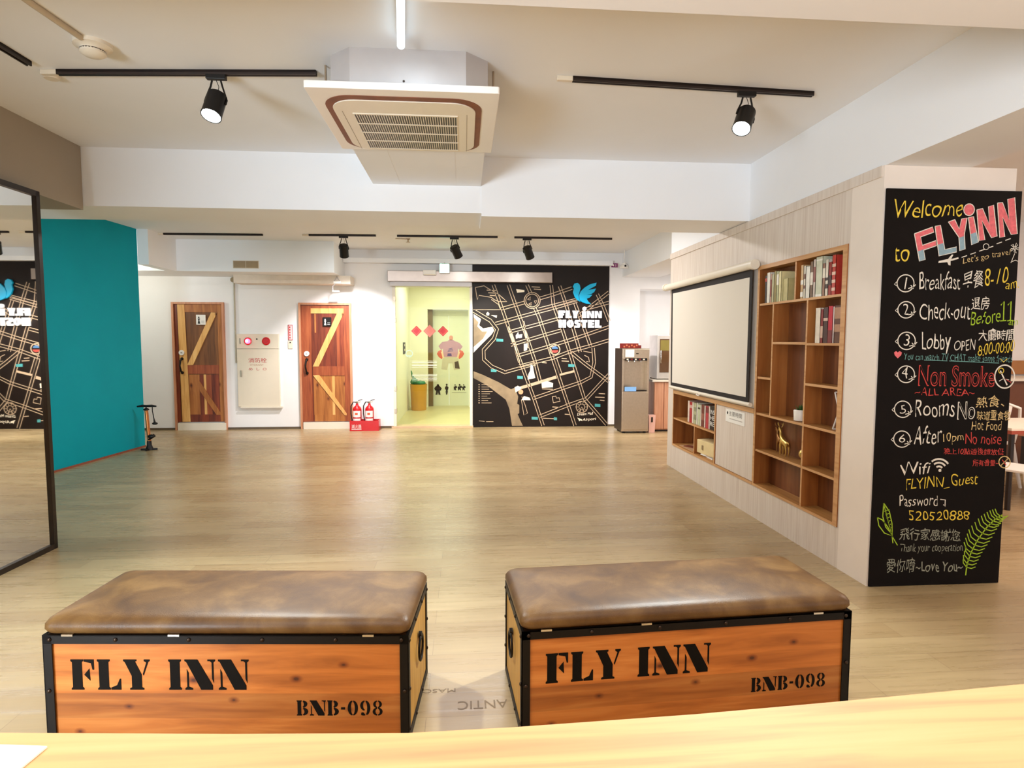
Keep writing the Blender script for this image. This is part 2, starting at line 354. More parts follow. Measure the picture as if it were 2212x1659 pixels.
# ---- measured outlines of the chalk writing, the map mural and the sign
BOARD_TEXT= [('Welcome', (0.0462, 2.1447), (0.4617, 2.165), 0.1114, 'y', 0, 0.2), ('to', (0.0598, 1.8936), (0.1516, 1.9112), 0.0892, 'y', 0, 0.15), ("Let's go travel", (0.4795, 1.8905), (0.7693, 1.9468), 0.0456, 'o', 0, 0.0), ('1', (0.1298, 1.7499), (0.1456, 1.7502), 0.0672, 'w', 0, 0.0), ('2', (0.1294, 1.6038), (0.1643, 1.6043), 0.0635, 'w', 0, 0.0), ('3', (0.1432, 1.4264), (0.1782, 1.4266), 0.0673, 'w', 0, 0.0), ('4', (0.14, 1.238), (0.1752, 1.2379), 0.0673, 'w', 0, 0.0), ('5', (0.139, 1.0326), (0.1765, 1.032), 0.0517, 'w', 0, 0.0), ('6', (0.1426, 0.8634), (0.1803, 0.8625), 0.0478, 'w', 0, 0.0), ('Breakfast', (0.2174, 1.742), (0.4708, 1.7497), 0.1087, 'w', 0, 0.0), ('早餐', (0.4864, 1.7553), (0.6105, 1.7626), 0.1026, 'w', 0, 0.0), ('8-10', (0.6204, 1.7705), (0.7658, 1.7947), 0.0994, 'y', 0, 0.15), ('am.', (0.7506, 1.7535), (0.8351, 1.76), 0.0462, 'y', 0, 0.0), ('Check-out', (0.2295, 1.5703), (0.5432, 1.5781), 0.1013, 'w', 0, 0.0), ('退房', (0.5444, 1.6315), (0.6594, 1.6348), 0.08, 'w', 0, 0.0), ('Before', (0.5489, 1.5438), (0.7309, 1.5613), 0.0801, 'g', 0, 0.15), ('am', (0.7835, 1.5441), (0.8407, 1.5463), 0.0348, 'g', 0, 0.0), ('Lobby', (0.2506, 1.3789), (0.4315, 1.3809), 0.1292, 'w', 0, 0.0), ('OPEN', (0.4531, 1.3947), (0.5843, 1.3997), 0.0698, 'w', 0, 0.0), ('大廳時間', (0.6014, 1.4541), (0.8258, 1.4556), 0.0765, 'w', 0, 0.0), ('8:00-00:00', (0.6021, 1.3646), (0.8319, 1.3899), 0.0765, 'y', 0, 0.0), ('You can watch TV CHAT make some friends', (0.1486, 1.3442), (0.8233, 1.3295), 0.0464, 't', 0, 0.0), ('Non Smoke', (0.2436, 1.1925), (0.7179, 1.1855), 0.124, 'r', 0.016, 0.0), ('~ALL AREA~', (0.2252, 1.1372), (0.5976, 1.1321), 0.0496, 'r', 0, 0.0), ('Rooms', (0.2355, 1.0108), (0.4788, 1.007), 0.1024, 'w', 0, 0.0), ('No', (0.4966, 0.9929), (0.6073, 0.9967), 0.107, 'w', 0.016, 0.0), ('熱食、', (0.6081, 1.0619), (0.7886, 1.0661), 0.0734, 'o', 0, 0.0), ('味道重食物', (0.6206, 0.9884), (0.8322, 0.9872), 0.0612, 'o', 0, 0.0), ('Hot Food', (0.5895, 0.9303), (0.7794, 0.9248), 0.0586, 'o', 0, 0.0), ('After', (0.2352, 0.8413), (0.4073, 0.8516), 0.116, 'w', 0, 0.12), ('10pm', (0.4146, 0.8434), (0.5466, 0.8523), 0.0727, 'o', 0, 0.0), ('No noise', (0.5554, 0.8481), (0.784, 0.8425), 0.0732, 'r', 0, 0.0), ('晚上10點過後請放低', (0.4259, 0.7882), (0.8047, 0.7778), 0.0445, 'r', 0, 0.0), ('所有音量~', (0.6096, 0.7139), (0.7765, 0.7153), 0.0449, 'r', 0, 0.0), ('Wifi', (0.1564, 0.6615), (0.346, 0.6762), 0.0838, 'w', 0, 0.0), ('FLYINN_Guest', (0.2011, 0.5691), (0.6501, 0.5975), 0.0839, 'y', 0, 0.0), ('Password', (0.1624, 0.4805), (0.403, 0.4807), 0.0718, 'w', 0, 0.0), ('520520888', (0.2268, 0.3938), (0.6098, 0.3904), 0.0657, 'y', 0, 0.0), ('飛行家感謝您', (0.172, 0.2808), (0.5607, 0.2602), 0.0783, 'e', 0, 0.0), ('Thank your cooperation', (0.1821, 0.1949), (0.5792, 0.1884), 0.064, 'e', 0, 0.0), ('愛你唷~Love You~', (0.1037, 0.0833), (0.5858, 0.066), 0.0956, 'e', 0, 0.0)]
BOARD_STROKES= [('number_ring 810', 'w', 0.006, [(0.1876, 1.7849), (0.1868, 1.774), (0.1835, 1.7636), (0.1778, 1.7543), (0.17, 1.7464), (0.1605, 1.7404), (0.1498, 1.7366), (0.1384, 1.7351), (0.1269, 1.7361), (0.1158, 1.7395), (0.1058, 1.7451), (0.0973, 1.7526), (0.0907, 1.7616), (0.0865, 1.7718), (0.0847, 1.7825), (0.0855, 1.7933), (0.0888, 1.8036), (0.0945, 1.8129), (0.1023, 1.8208), (0.1118, 1.8268), (0.1225, 1.8307), (0.1339, 1.8322), (0.1454, 1.8313), (0.1564, 1.828), (0.1665, 1.8224), (0.175, 1.8149), (0.1815, 1.8058), (0.1858, 1.7956), (0.1876, 1.7849)]), ('number_ring 810', 'w', 0.004, [(0.0842, 1.7937), (0.069, 1.7784), (0.0895, 1.764)]), ('number_ring 810', 'w', 0.005, [(0.1534, 1.7541), (0.1862, 1.7638), (0.1983, 1.7776)]), ('number_ring 810', 'w', 0.005, [(0.1683, 1.7732), (0.1867, 1.7534)]), ('number_ring 1012', 'w', 0.006, [(0.1971, 1.6336), (0.1964, 1.6231), (0.1931, 1.6131), (0.1876, 1.6041), (0.18, 1.5965), (0.1708, 1.5907), (0.1604, 1.5871), (0.1493, 1.5858), (0.1381, 1.5868), (0.1274, 1.5902), (0.1176, 1.5956), (0.1094, 1.603), (0.103, 1.6118), (0.0988, 1.6217), (0.0971, 1.6321), (0.0979, 1.6426), (0.1011, 1.6526), (0.1067, 1.6616), (0.1142, 1.6691), (0.1235, 1.6749), (0.1339, 1.6786), (0.1449, 1.6799), (0.1561, 1.679), (0.1668, 1.6757), (0.1766, 1.6702), (0.1848, 1.6629), (0.1912, 1.654), (0.1954, 1.6441), (0.1971, 1.6336)]), ('number_ring 1012', 'w', 0.004, [(0.0966, 1.6429), (0.0819, 1.6282), (0.1018, 1.6141)]), ('number_ring 1012', 'w', 0.005, [(0.1639, 1.6041), (0.1958, 1.6133), (0.2075, 1.6265)]), ('number_ring 1012', 'w', 0.005, [(0.1784, 1.6225), (0.1963, 1.6031)]), ('number_ring 1250', 'w', 0.006, [(0.2127, 1.4553), (0.2119, 1.4441), (0.2085, 1.4335), (0.2026, 1.4239), (0.1945, 1.4159), (0.1847, 1.4099), (0.1736, 1.4061), (0.1617, 1.4048), (0.1498, 1.406), (0.1384, 1.4097), (0.128, 1.4156), (0.1191, 1.4235), (0.1123, 1.433), (0.1079, 1.4435), (0.1061, 1.4546), (0.1069, 1.4657), (0.1103, 1.4763), (0.1163, 1.4859), (0.1243, 1.4939), (0.1342, 1.4999), (0.1452, 1.5037), (0.157, 1.5051), (0.169, 1.5039), (0.1804, 1.5003), (0.1908, 1.4944), (0.1996, 1.4865), (0.2064, 1.4771), (0.2109, 1.4665), (0.2127, 1.4553)]), ('number_ring 1250', 'w', 0.004, [(0.1055, 1.4661), (0.0898, 1.4507), (0.111, 1.4354)]), ('number_ring 1250', 'w', 0.005, [(0.1773, 1.4242), (0.2113, 1.4337), (0.2238, 1.4477)]), ('number_ring 1250', 'w', 0.005, [(0.1928, 1.4436), (0.2118, 1.4228)]), ('number_ring 1508', 'w', 0.006, [(0.218, 1.2617), (0.2172, 1.2509), (0.2138, 1.2406), (0.2081, 1.2314), (0.2002, 1.2237), (0.1907, 1.2179), (0.1799, 1.2144), (0.1684, 1.2132), (0.1567, 1.2145), (0.1456, 1.2182), (0.1355, 1.224), (0.1269, 1.2317), (0.1203, 1.241), (0.116, 1.2512), (0.1142, 1.262), (0.115, 1.2728), (0.1183, 1.2831), (0.1241, 1.2923), (0.1319, 1.3), (0.1415, 1.3057), (0.1523, 1.3093), (0.1638, 1.3105), (0.1754, 1.3093), (0.1865, 1.3057), (0.1966, 1.2999), (0.2052, 1.2922), (0.2118, 1.2829), (0.2161, 1.2726), (0.218, 1.2617)]), ('number_ring 1508', 'w', 0.004, [(0.1136, 1.2732), (0.0984, 1.2584), (0.119, 1.2434)]), ('number_ring 1508', 'w', 0.005, [(0.1834, 1.2319), (0.2166, 1.2407), (0.2287, 1.2542)]), ('number_ring 1508', 'w', 0.005, [(0.1985, 1.2505), (0.2171, 1.2302)]), ('number_ring 2250', 'w', 0.006, [(0.2077, 1.0575), (0.2069, 1.0469), (0.2036, 1.0368), (0.198, 1.0278), (0.1902, 1.0203), (0.1808, 1.0148), (0.1701, 1.0114), (0.1588, 1.0104), (0.1473, 1.0118), (0.1363, 1.0155), (0.1264, 1.0213), (0.1179, 1.029), (0.1114, 1.0381), (0.1071, 1.0483), (0.1054, 1.0589), (0.1062, 1.0695), (0.1095, 1.0795), (0.1151, 1.0885), (0.1229, 1.096), (0.1323, 1.1015), (0.143, 1.105), (0.1543, 1.106), (0.1657, 1.1047), (0.1767, 1.1011), (0.1867, 1.0952), (0.1951, 1.0876), (0.2017, 1.0784), (0.2059, 1.0682), (0.2077, 1.0575)]), ('number_ring 2250', 'w', 0.004, [(0.1049, 1.0699), (0.0898, 1.0554), (0.1102, 1.0405)]), ('number_ring 2250', 'w', 0.005, [(0.1737, 1.0286), (0.2063, 1.0369), (0.2183, 1.05)]), ('number_ring 2250', 'w', 0.005, [(0.1886, 1.0467), (0.2068, 1.0266)]), ('number_ring 2470', 'w', 0.006, [(0.2119, 0.8818), (0.2111, 0.8711), (0.2078, 0.8611), (0.2021, 0.8521), (0.1943, 0.8447), (0.1848, 0.8392), (0.1742, 0.836), (0.1628, 0.835), (0.1513, 0.8365), (0.1403, 0.8403), (0.1303, 0.8462), (0.1218, 0.854), (0.1153, 0.8632), (0.111, 0.8734), (0.1092, 0.884), (0.11, 0.8946), (0.1133, 0.9046), (0.119, 0.9135), (0.1268, 0.9209), (0.1362, 0.9264), (0.1469, 0.9298), (0.1583, 0.9307), (0.1697, 0.9293), (0.1807, 0.9256), (0.1907, 0.9197), (0.1992, 0.9119), (0.2058, 0.9027), (0.2101, 0.8925), (0.2119, 0.8818)]), ('number_ring 2470', 'w', 0.004, [(0.1087, 0.895), (0.0936, 0.8807), (0.114, 0.8656)]), ('number_ring 2470', 'w', 0.005, [(0.1777, 0.8531), (0.2105, 0.8611), (0.2225, 0.8742)]), ('number_ring 2470', 'w', 0.005, [(0.1926, 0.8711), (0.211, 0.8508)]), ('eleven', 'g', 0.007, [(0.7293, 1.6629), (0.7479, 1.6863), (0.7508, 1.5746)]), ('eleven', 'g', 0.006, [(0.7303, 1.572), (0.7683, 1.5748)]), ('eleven', 'g', 0.007, [(0.773, 1.6637), (0.7915, 1.6872), (0.7945, 1.5752)]), ('eleven', 'g', 0.006, [(0.774, 1.5726), (0.812, 1.5754)]), ('no_smoking_symbol', 'w', 0.008, [(0.8423, 1.2466), (0.8419, 1.2333), (0.8391, 1.2205), (0.834, 1.2088), (0.8268, 1.1985), (0.8178, 1.1901), (0.8074, 1.1839), (0.7959, 1.1801), (0.7838, 1.1789), (0.7716, 1.1803), (0.7597, 1.1842), (0.7485, 1.1906), (0.7386, 1.1991), (0.7303, 1.2094), (0.7239, 1.2211), (0.7197, 1.2339), (0.7177, 1.2471), (0.7182, 1.2603), (0.7211, 1.273), (0.7262, 1.2847), (0.7334, 1.295), (0.7423, 1.3034), (0.7528, 1.3096), (0.7642, 1.3135), (0.7763, 1.3148), (0.7885, 1.3135), (0.8004, 1.3096), (0.8115, 1.3033), (0.8214, 1.2948), (0.8297, 1.2845), (0.8361, 1.2727), (0.8404, 1.2599), (0.8423, 1.2466)]), ('no_smoking_symbol', 'w', 0.008, [(0.7502, 1.2817), (0.7988, 1.1965)]), ('no_smoking_symbol', 'y', 0.005, [(0.7717, 1.2816), (0.7715, 1.2782), (0.7705, 1.2749), (0.7688, 1.272), (0.7664, 1.2696), (0.7635, 1.2677), (0.7602, 1.2666), (0.7566, 1.2662), (0.753, 1.2666), (0.7496, 1.2678), (0.7465, 1.2696), (0.7438, 1.2721), (0.7418, 1.275), (0.7404, 1.2782), (0.7398, 1.2817), (0.74, 1.2851), (0.741, 1.2884), (0.7428, 1.2913), (0.7452, 1.2937), (0.7481, 1.2955), (0.7514, 1.2967), (0.7549, 1.2971), (0.7585, 1.2967), (0.7619, 1.2955), (0.7651, 1.2937), (0.7677, 1.2912), (0.7698, 1.2883), (0.7711, 1.285), (0.7717, 1.2816)]), ('no_smoking_symbol', 'w', 0.004, [(0.7456, 1.22), (0.7727, 1.2353), (0.8091, 1.2274)]), ('no_smoking_symbol', 'r', 0.004, [(0.7807, 1.2353), (0.8219, 1.2119)]), ('no_noise_symbol', 'o', 0.006, [(0.8481, 0.737), (0.8476, 0.7293), (0.8454, 0.722), (0.8414, 0.7156), (0.836, 0.7103), (0.8294, 0.7063), (0.822, 0.704), (0.814, 0.7034), (0.8059, 0.7045), (0.7982, 0.7073), (0.7911, 0.7117), (0.7851, 0.7173), (0.7804, 0.724), (0.7774, 0.7314), (0.776, 0.7391), (0.7765, 0.7468), (0.7788, 0.754), (0.7827, 0.7605), (0.7881, 0.7658), (0.7947, 0.7697), (0.8021, 0.7721), (0.8101, 0.7727), (0.8182, 0.7716), (0.8259, 0.7688), (0.833, 0.7645), (0.839, 0.7588), (0.8436, 0.7521), (0.8467, 0.7447), (0.8481, 0.737)]), ('no_noise_symbol', 'o', 0.005, [(0.7893, 0.7165), (0.8339, 0.7605)]), ('no_noise_symbol', 'r', 0.005, [(0.7958, 0.7534), (0.8234, 0.7196)]), ('dashed_trail', 'w', 0.005, [(0.4694, 1.9343), (0.502, 1.9452)]), ('dashed_trail', 'w', 0.005, [(0.5222, 1.9527), (0.5549, 1.9637)]), ('dashed_trail', 'w', 0.005, [(0.575, 1.9712), (0.6077, 1.9822)]), ('dashed_trail', 'w', 0.005, [(0.6278, 1.9898), (0.6604, 2.0009)]), ('dashed_trail', 'w', 0.005, [(0.6803, 2.0146), (0.7128, 2.0258)]), ('dashed_trail', 'w', 0.005, [(0.7329, 2.035), (0.7655, 2.0462)]), ('dashed_trail', 'w', 0.004, [(0.6337, 1.9984), (0.6335, 1.9947), (0.6324, 1.9911), (0.6305, 1.9878), (0.6279, 1.9851), (0.6247, 1.9829), (0.6211, 1.9816), (0.6172, 1.981), (0.6133, 1.9813), (0.6096, 1.9824), (0.6062, 1.9843), (0.6033, 1.9869), (0.6011, 1.99), (0.5996, 1.9935), (0.599, 1.9972), (0.5992, 2.001), (0.6003, 2.0046), (0.6022, 2.0078), (0.6048, 2.0106), (0.608, 2.0127), (0.6116, 2.0141), (0.6155, 2.0146), (0.6193, 2.0144), (0.6231, 2.0132), (0.6265, 2.0114), (0.6294, 2.0088), (0.6316, 2.0057), (0.6331, 2.0022), (0.6337, 1.9984)]), ('flower_doodle', 'w', 0.004, [(0.7945, 1.9924), (0.8245, 1.9935), (0.8159, 1.982), (0.7945, 1.9924)]), ('flower_doodle', 'w', 0.004, [(0.7945, 1.9924), (0.8054, 1.9634), (0.7914, 1.9695), (0.7945, 1.9924)]), ('flower_doodle', 'w', 0.004, [(0.7945, 1.9924), (0.7712, 1.9734), (0.7712, 1.9886), (0.7945, 1.9924)]), ('flower_doodle', 'w', 0.004, [(0.7945, 1.9924), (0.7692, 2.0096), (0.7832, 2.0129), (0.7945, 1.9924)]), ('flower_doodle', 'w', 0.004, [(0.7945, 1.9924), (0.8021, 2.0221), (0.8108, 2.009), (0.7945, 1.9924)]), ('flower_doodle', 'w', 0.004, [(0.7755, 1.9069), (0.7962, 1.9616)]), ('flower_doodle', 'w', 0.004, [(0.7829, 1.9148), (0.8023, 1.9231), (0.8224, 1.916)]), ('underline', 't', 0.004, [(0.2722, 1.3443), (0.416, 1.3392)]), ('underline', 't', 0.004, [(0.428, 1.3392), (0.7397, 1.3264)]), ('smiley', 'y', 0.004, [(0.7464, 1.351), (0.7674, 1.3318), (0.7901, 1.3526)]), ('wifi_symbol', 'w', 0.011, [(0.4197, 0.7085), (0.4162, 0.7122), (0.412, 0.7151), (0.4074, 0.7173), (0.4024, 0.7185), (0.3974, 0.7187), (0.3925, 0.718), (0.388, 0.7163), (0.384, 0.7137)]), ('wifi_symbol', 'w', 0.011, [(0.438, 0.7204), (0.4312, 0.7277), (0.423, 0.7335), (0.4139, 0.7377), (0.4042, 0.7401), (0.3943, 0.7405), (0.3847, 0.739), (0.3758, 0.7357), (0.368, 0.7306)]), ('wifi_symbol', 'w', 0.011, [(0.4563, 0.7324), (0.4462, 0.7432), (0.434, 0.7519), (0.4204, 0.7581), (0.4059, 0.7616), (0.3912, 0.7623), (0.3769, 0.76), (0.3636, 0.755), (0.352, 0.7475)]), ('wifi_symbol', 'w', 0.01, [(0.4119, 0.6942), (0.4106, 0.6908), (0.407, 0.6895), (0.4033, 0.691), (0.4016, 0.6945), (0.4029, 0.6979), (0.4065, 0.6992), (0.4102, 0.6976), (0.4119, 0.6942)]), ('arrow', 'w', 0.006, [(0.4182, 0.5205), (0.4501, 0.5167), (0.4505, 0.4763), (0.4395, 0.4889)]), ('leaf_drawing', 'g', 0.006, [(0.0668, 0.5043), (0.1035, 0.4551), (0.1241, 0.3827), (0.13, 0.3108), (0.0864, 0.3606), (0.0645, 0.4251), (0.0668, 0.5043)]), ('leaf_drawing', 'g', 0.006, [(0.0321, 0.4186), (0.0628, 0.4053), (0.0993, 0.36), (0.1276, 0.3069), (0.0794, 0.3252), (0.0429, 0.3706), (0.0321, 0.4186)]), ('leaf_drawing', 'g', 0.006, [(0.0672, 0.4963), (0.1275, 0.3109), (0.1358, 0.2628)]), ('leaf_drawing', 'g', 0.005, [(0.1276, 0.3069), (0.1648, 0.2493)]), ('leaf_drawing', 'g', 0.004, [(0.0726, 0.4723), (0.0888, 0.4573)]), ('leaf_drawing', 'g', 0.004, [(0.0734, 0.4548), (0.103, 0.4663)]), ('leaf_drawing', 'g', 0.004, [(0.0805, 0.4506), (0.0941, 0.4357)]), ('leaf_drawing', 'g', 0.004, [(0.0813, 0.4331), (0.1066, 0.4447)]), ('leaf_drawing', 'g', 0.004, [(0.0884, 0.4288), (0.0994, 0.414)]), ('leaf_drawing', 'g', 0.004, [(0.0892, 0.4113), (0.1101, 0.423)]), ('leaf_drawing', 'g', 0.004, [(0.0963, 0.407), (0.1047, 0.3923)]), ('leaf_drawing', 'g', 0.004, [(0.0971, 0.3895), (0.1137, 0.4014)]), ('leaf_drawing', 'g', 0.004, [(0.1042, 0.3852), (0.11, 0.3706)]), ('leaf_drawing', 'g', 0.004, [(0.105, 0.3677), (0.1173, 0.3798)]), ('leaf_drawing', 'g', 0.004, [(0.1121, 0.3634), (0.1153, 0.3489)]), ('leaf_drawing', 'g', 0.004, [(0.1129, 0.3458), (0.1209, 0.3582)]), ('leaf_drawing', 'g', 0.004, [(0.12, 0.3415), (0.1207, 0.3272)]), ('leaf_drawing', 'g', 0.004, [(0.1208, 0.324), (0.1245, 0.3365)]), ('fern_drawing', 'g', 0.008, [(0.6063, 0.0541), (0.6112, 0.123), (0.6332, 0.1951), (0.6681, 0.2667), (0.7241, 0.3456), (0.7731, 0.3924), (0.8189, 0.4191)]), ('fern_drawing', 'g', 0.006, [(0.6098, 0.1037), (0.5868, 0.1306), (0.5845, 0.1536)]), ('fern_drawing', 'g', 0.006, [(0.6098, 0.1037), (0.64, 0.0957), (0.6665, 0.1043)]), ('fern_drawing', 'g', 0.006, [(0.6119, 0.1253), (0.5873, 0.1541), (0.5848, 0.1787)]), ('fern_drawing', 'g', 0.006, [(0.6119, 0.1253), (0.6442, 0.1168), (0.6726, 0.126)]), ('fern_drawing', 'g', 0.006, [(0.6188, 0.1478), (0.5925, 0.1784), (0.5898, 0.2047)]), ('fern_drawing', 'g', 0.006, [(0.6188, 0.1478), (0.6532, 0.1387), (0.6835, 0.1486)]), ('fern_drawing', 'g', 0.006, [(0.6256, 0.1703), (0.5977, 0.2028), (0.5949, 0.2308)]), ('fern_drawing', 'g', 0.006, [(0.6256, 0.1703), (0.6622, 0.1607), (0.6943, 0.1712)]), ('fern_drawing', 'g', 0.006, [(0.6325, 0.1928), (0.6, 0.2176), (0.584, 0.2577)]), ('fern_drawing', 'g', 0.006, [(0.6325, 0.1928), (0.6712, 0.1827), (0.7052, 0.1939)]), ('fern_drawing', 'g', 0.006, [(0.643, 0.2151), (0.6087, 0.2412), (0.5922, 0.2835)]), ('fern_drawing', 'g', 0.006, [(0.643, 0.2151), (0.6838, 0.2045), (0.7196, 0.2163)]), ('fern_drawing', 'g', 0.006, [(0.6539, 0.2374), (0.6178, 0.2649), (0.6008, 0.3094)]), ('fern_drawing', 'g', 0.006, [(0.6539, 0.2374), (0.6968, 0.2263), (0.7345, 0.2388)]), ('fern_drawing', 'g', 0.006, [(0.6648, 0.2598), (0.6269, 0.2886), (0.6094, 0.3353)]), ('fern_drawing', 'g', 0.006, [(0.6648, 0.2598), (0.7098, 0.2481), (0.7494, 0.2613)]), ('fern_drawing', 'g', 0.006, [(0.6802, 0.2837), (0.643, 0.3119), (0.6258, 0.3578)]), ('fern_drawing', 'g', 0.006, [(0.6802, 0.2837), (0.7244, 0.2723), (0.7633, 0.2853)]), ('fern_drawing', 'g', 0.006, [(0.6977, 0.3083), (0.6623, 0.3351), (0.6455, 0.3788)]), ('fern_drawing', 'g', 0.006, [(0.6977, 0.3083), (0.7397, 0.2975), (0.7767, 0.3099)]), ('fern_drawing', 'g', 0.006, [(0.7151, 0.3329), (0.6816, 0.3584), (0.6653, 0.3999)]), ('fern_drawing', 'g', 0.006, [(0.7151, 0.3329), (0.755, 0.3227), (0.7901, 0.3346)]), ('fern_drawing', 'g', 0.006, [(0.7315, 0.3527), (0.6998, 0.3768), (0.684, 0.4161)]), ('fern_drawing', 'g', 0.006, [(0.7315, 0.3527), (0.7693, 0.3431), (0.8024, 0.3543)]), ('fern_drawing', 'g', 0.006, [(0.7468, 0.3673), (0.7169, 0.39), (0.7015, 0.4272)]), ('fern_drawing', 'g', 0.006, [(0.7468, 0.3673), (0.7824, 0.3582), (0.8137, 0.3689)]), ('fern_drawing', 'g', 0.006, [(0.7621, 0.3819), (0.7339, 0.4033), (0.7191, 0.4383)]), ('fern_drawing', 'g', 0.006, [(0.7621, 0.3819), (0.7956, 0.3734), (0.825, 0.3835)]), ('fern_drawing', 'g', 0.006, [(0.7771, 0.3948), (0.7507, 0.4148), (0.7364, 0.4476)]), ('fern_drawing', 'g', 0.006, [(0.7771, 0.3948), (0.8084, 0.3868), (0.836, 0.3963)]), ('fern_drawing', 'g', 0.006, [(0.7914, 0.4031), (0.7668, 0.4217), (0.753, 0.4523)]), ('fern_drawing', 'g', 0.006, [(0.7914, 0.4031), (0.8206, 0.3957), (0.8462, 0.4045)]), ('fern_drawing', 'g', 0.006, [(0.8057, 0.4114), (0.7829, 0.4287), (0.7696, 0.4571)]), ('fern_drawing', 'g', 0.006, [(0.8057, 0.4114), (0.8327, 0.4046), (0.8565, 0.4127)])]
BOARD_POLYS= [('F', [(0.1746, 2.0639), (0.2832, 2.1033), (0.2925, 2.075), (0.2133, 2.0465), (0.2266, 1.9997), (0.3066, 2.0273), (0.312, 1.9988), (0.2358, 1.9722), (0.2485, 1.92), (0.2134, 1.9092)]), ('L', [(0.2972, 2.1076), (0.3301, 2.1142), (0.3644, 1.9779), (0.4347, 1.9939), (0.4362, 1.9651), (0.3306, 1.9406)]), ('Y', [(0.3765, 2.1334), (0.4152, 2.1479), (0.4455, 2.0945), (0.456, 2.1519), (0.4896, 2.1586), (0.4785, 2.0654), (0.4883, 1.9821), (0.4556, 1.9719), (0.4454, 2.0489)]), ('i', [(0.4973, 2.1612), (0.5286, 2.1663), (0.5676, 2.0229), (0.5266, 2.0062)]), ('N', [(0.5463, 2.2053), (0.5814, 2.2129), (0.6278, 2.1246), (0.6163, 2.2237), (0.6473, 2.2343), (0.6803, 2.0577), (0.6453, 2.0487), (0.581, 2.1457), (0.6064, 2.0358), (0.5712, 2.0307)]), ('N', [(0.6703, 2.2454), (0.7016, 2.2492), (0.7478, 2.1527), (0.7321, 2.2676), (0.7748, 2.2789), (0.8042, 2.0739), (0.7666, 2.0686), (0.7076, 2.1664), (0.7278, 2.0556), (0.6965, 2.0506)]), ('dot', [(0.5321, 2.2061), (0.5296, 2.1915), (0.521, 2.1794), (0.5081, 2.1724), (0.4933, 2.1718), (0.4798, 2.1777), (0.47, 2.1889), (0.466, 2.2032), (0.4686, 2.2179), (0.4772, 2.2299), (0.4901, 2.2369), (0.5048, 2.2376), (0.5184, 2.2317), (0.5281, 2.2204)]), ('heart', [(0.1107, 1.3539), (0.0915, 1.3725), (0.0868, 1.3874), (0.0984, 1.3964), (0.1092, 1.3875), (0.1199, 1.3965), (0.1347, 1.3875), (0.1306, 1.3726)]), ('plane', [(0.3286, 1.9013), (0.332, 1.9127), (0.3868, 1.9242), (0.4092, 1.9506), (0.4188, 1.9494), (0.4066, 1.9248), (0.4495, 1.9352), (0.4516, 1.9262), (0.4032, 1.9126), (0.4044, 1.8884), (0.3925, 1.8895), (0.3837, 1.9067)])] ;SPLIT= ((0.1873, 1.9609), (0.7972, 2.1587))
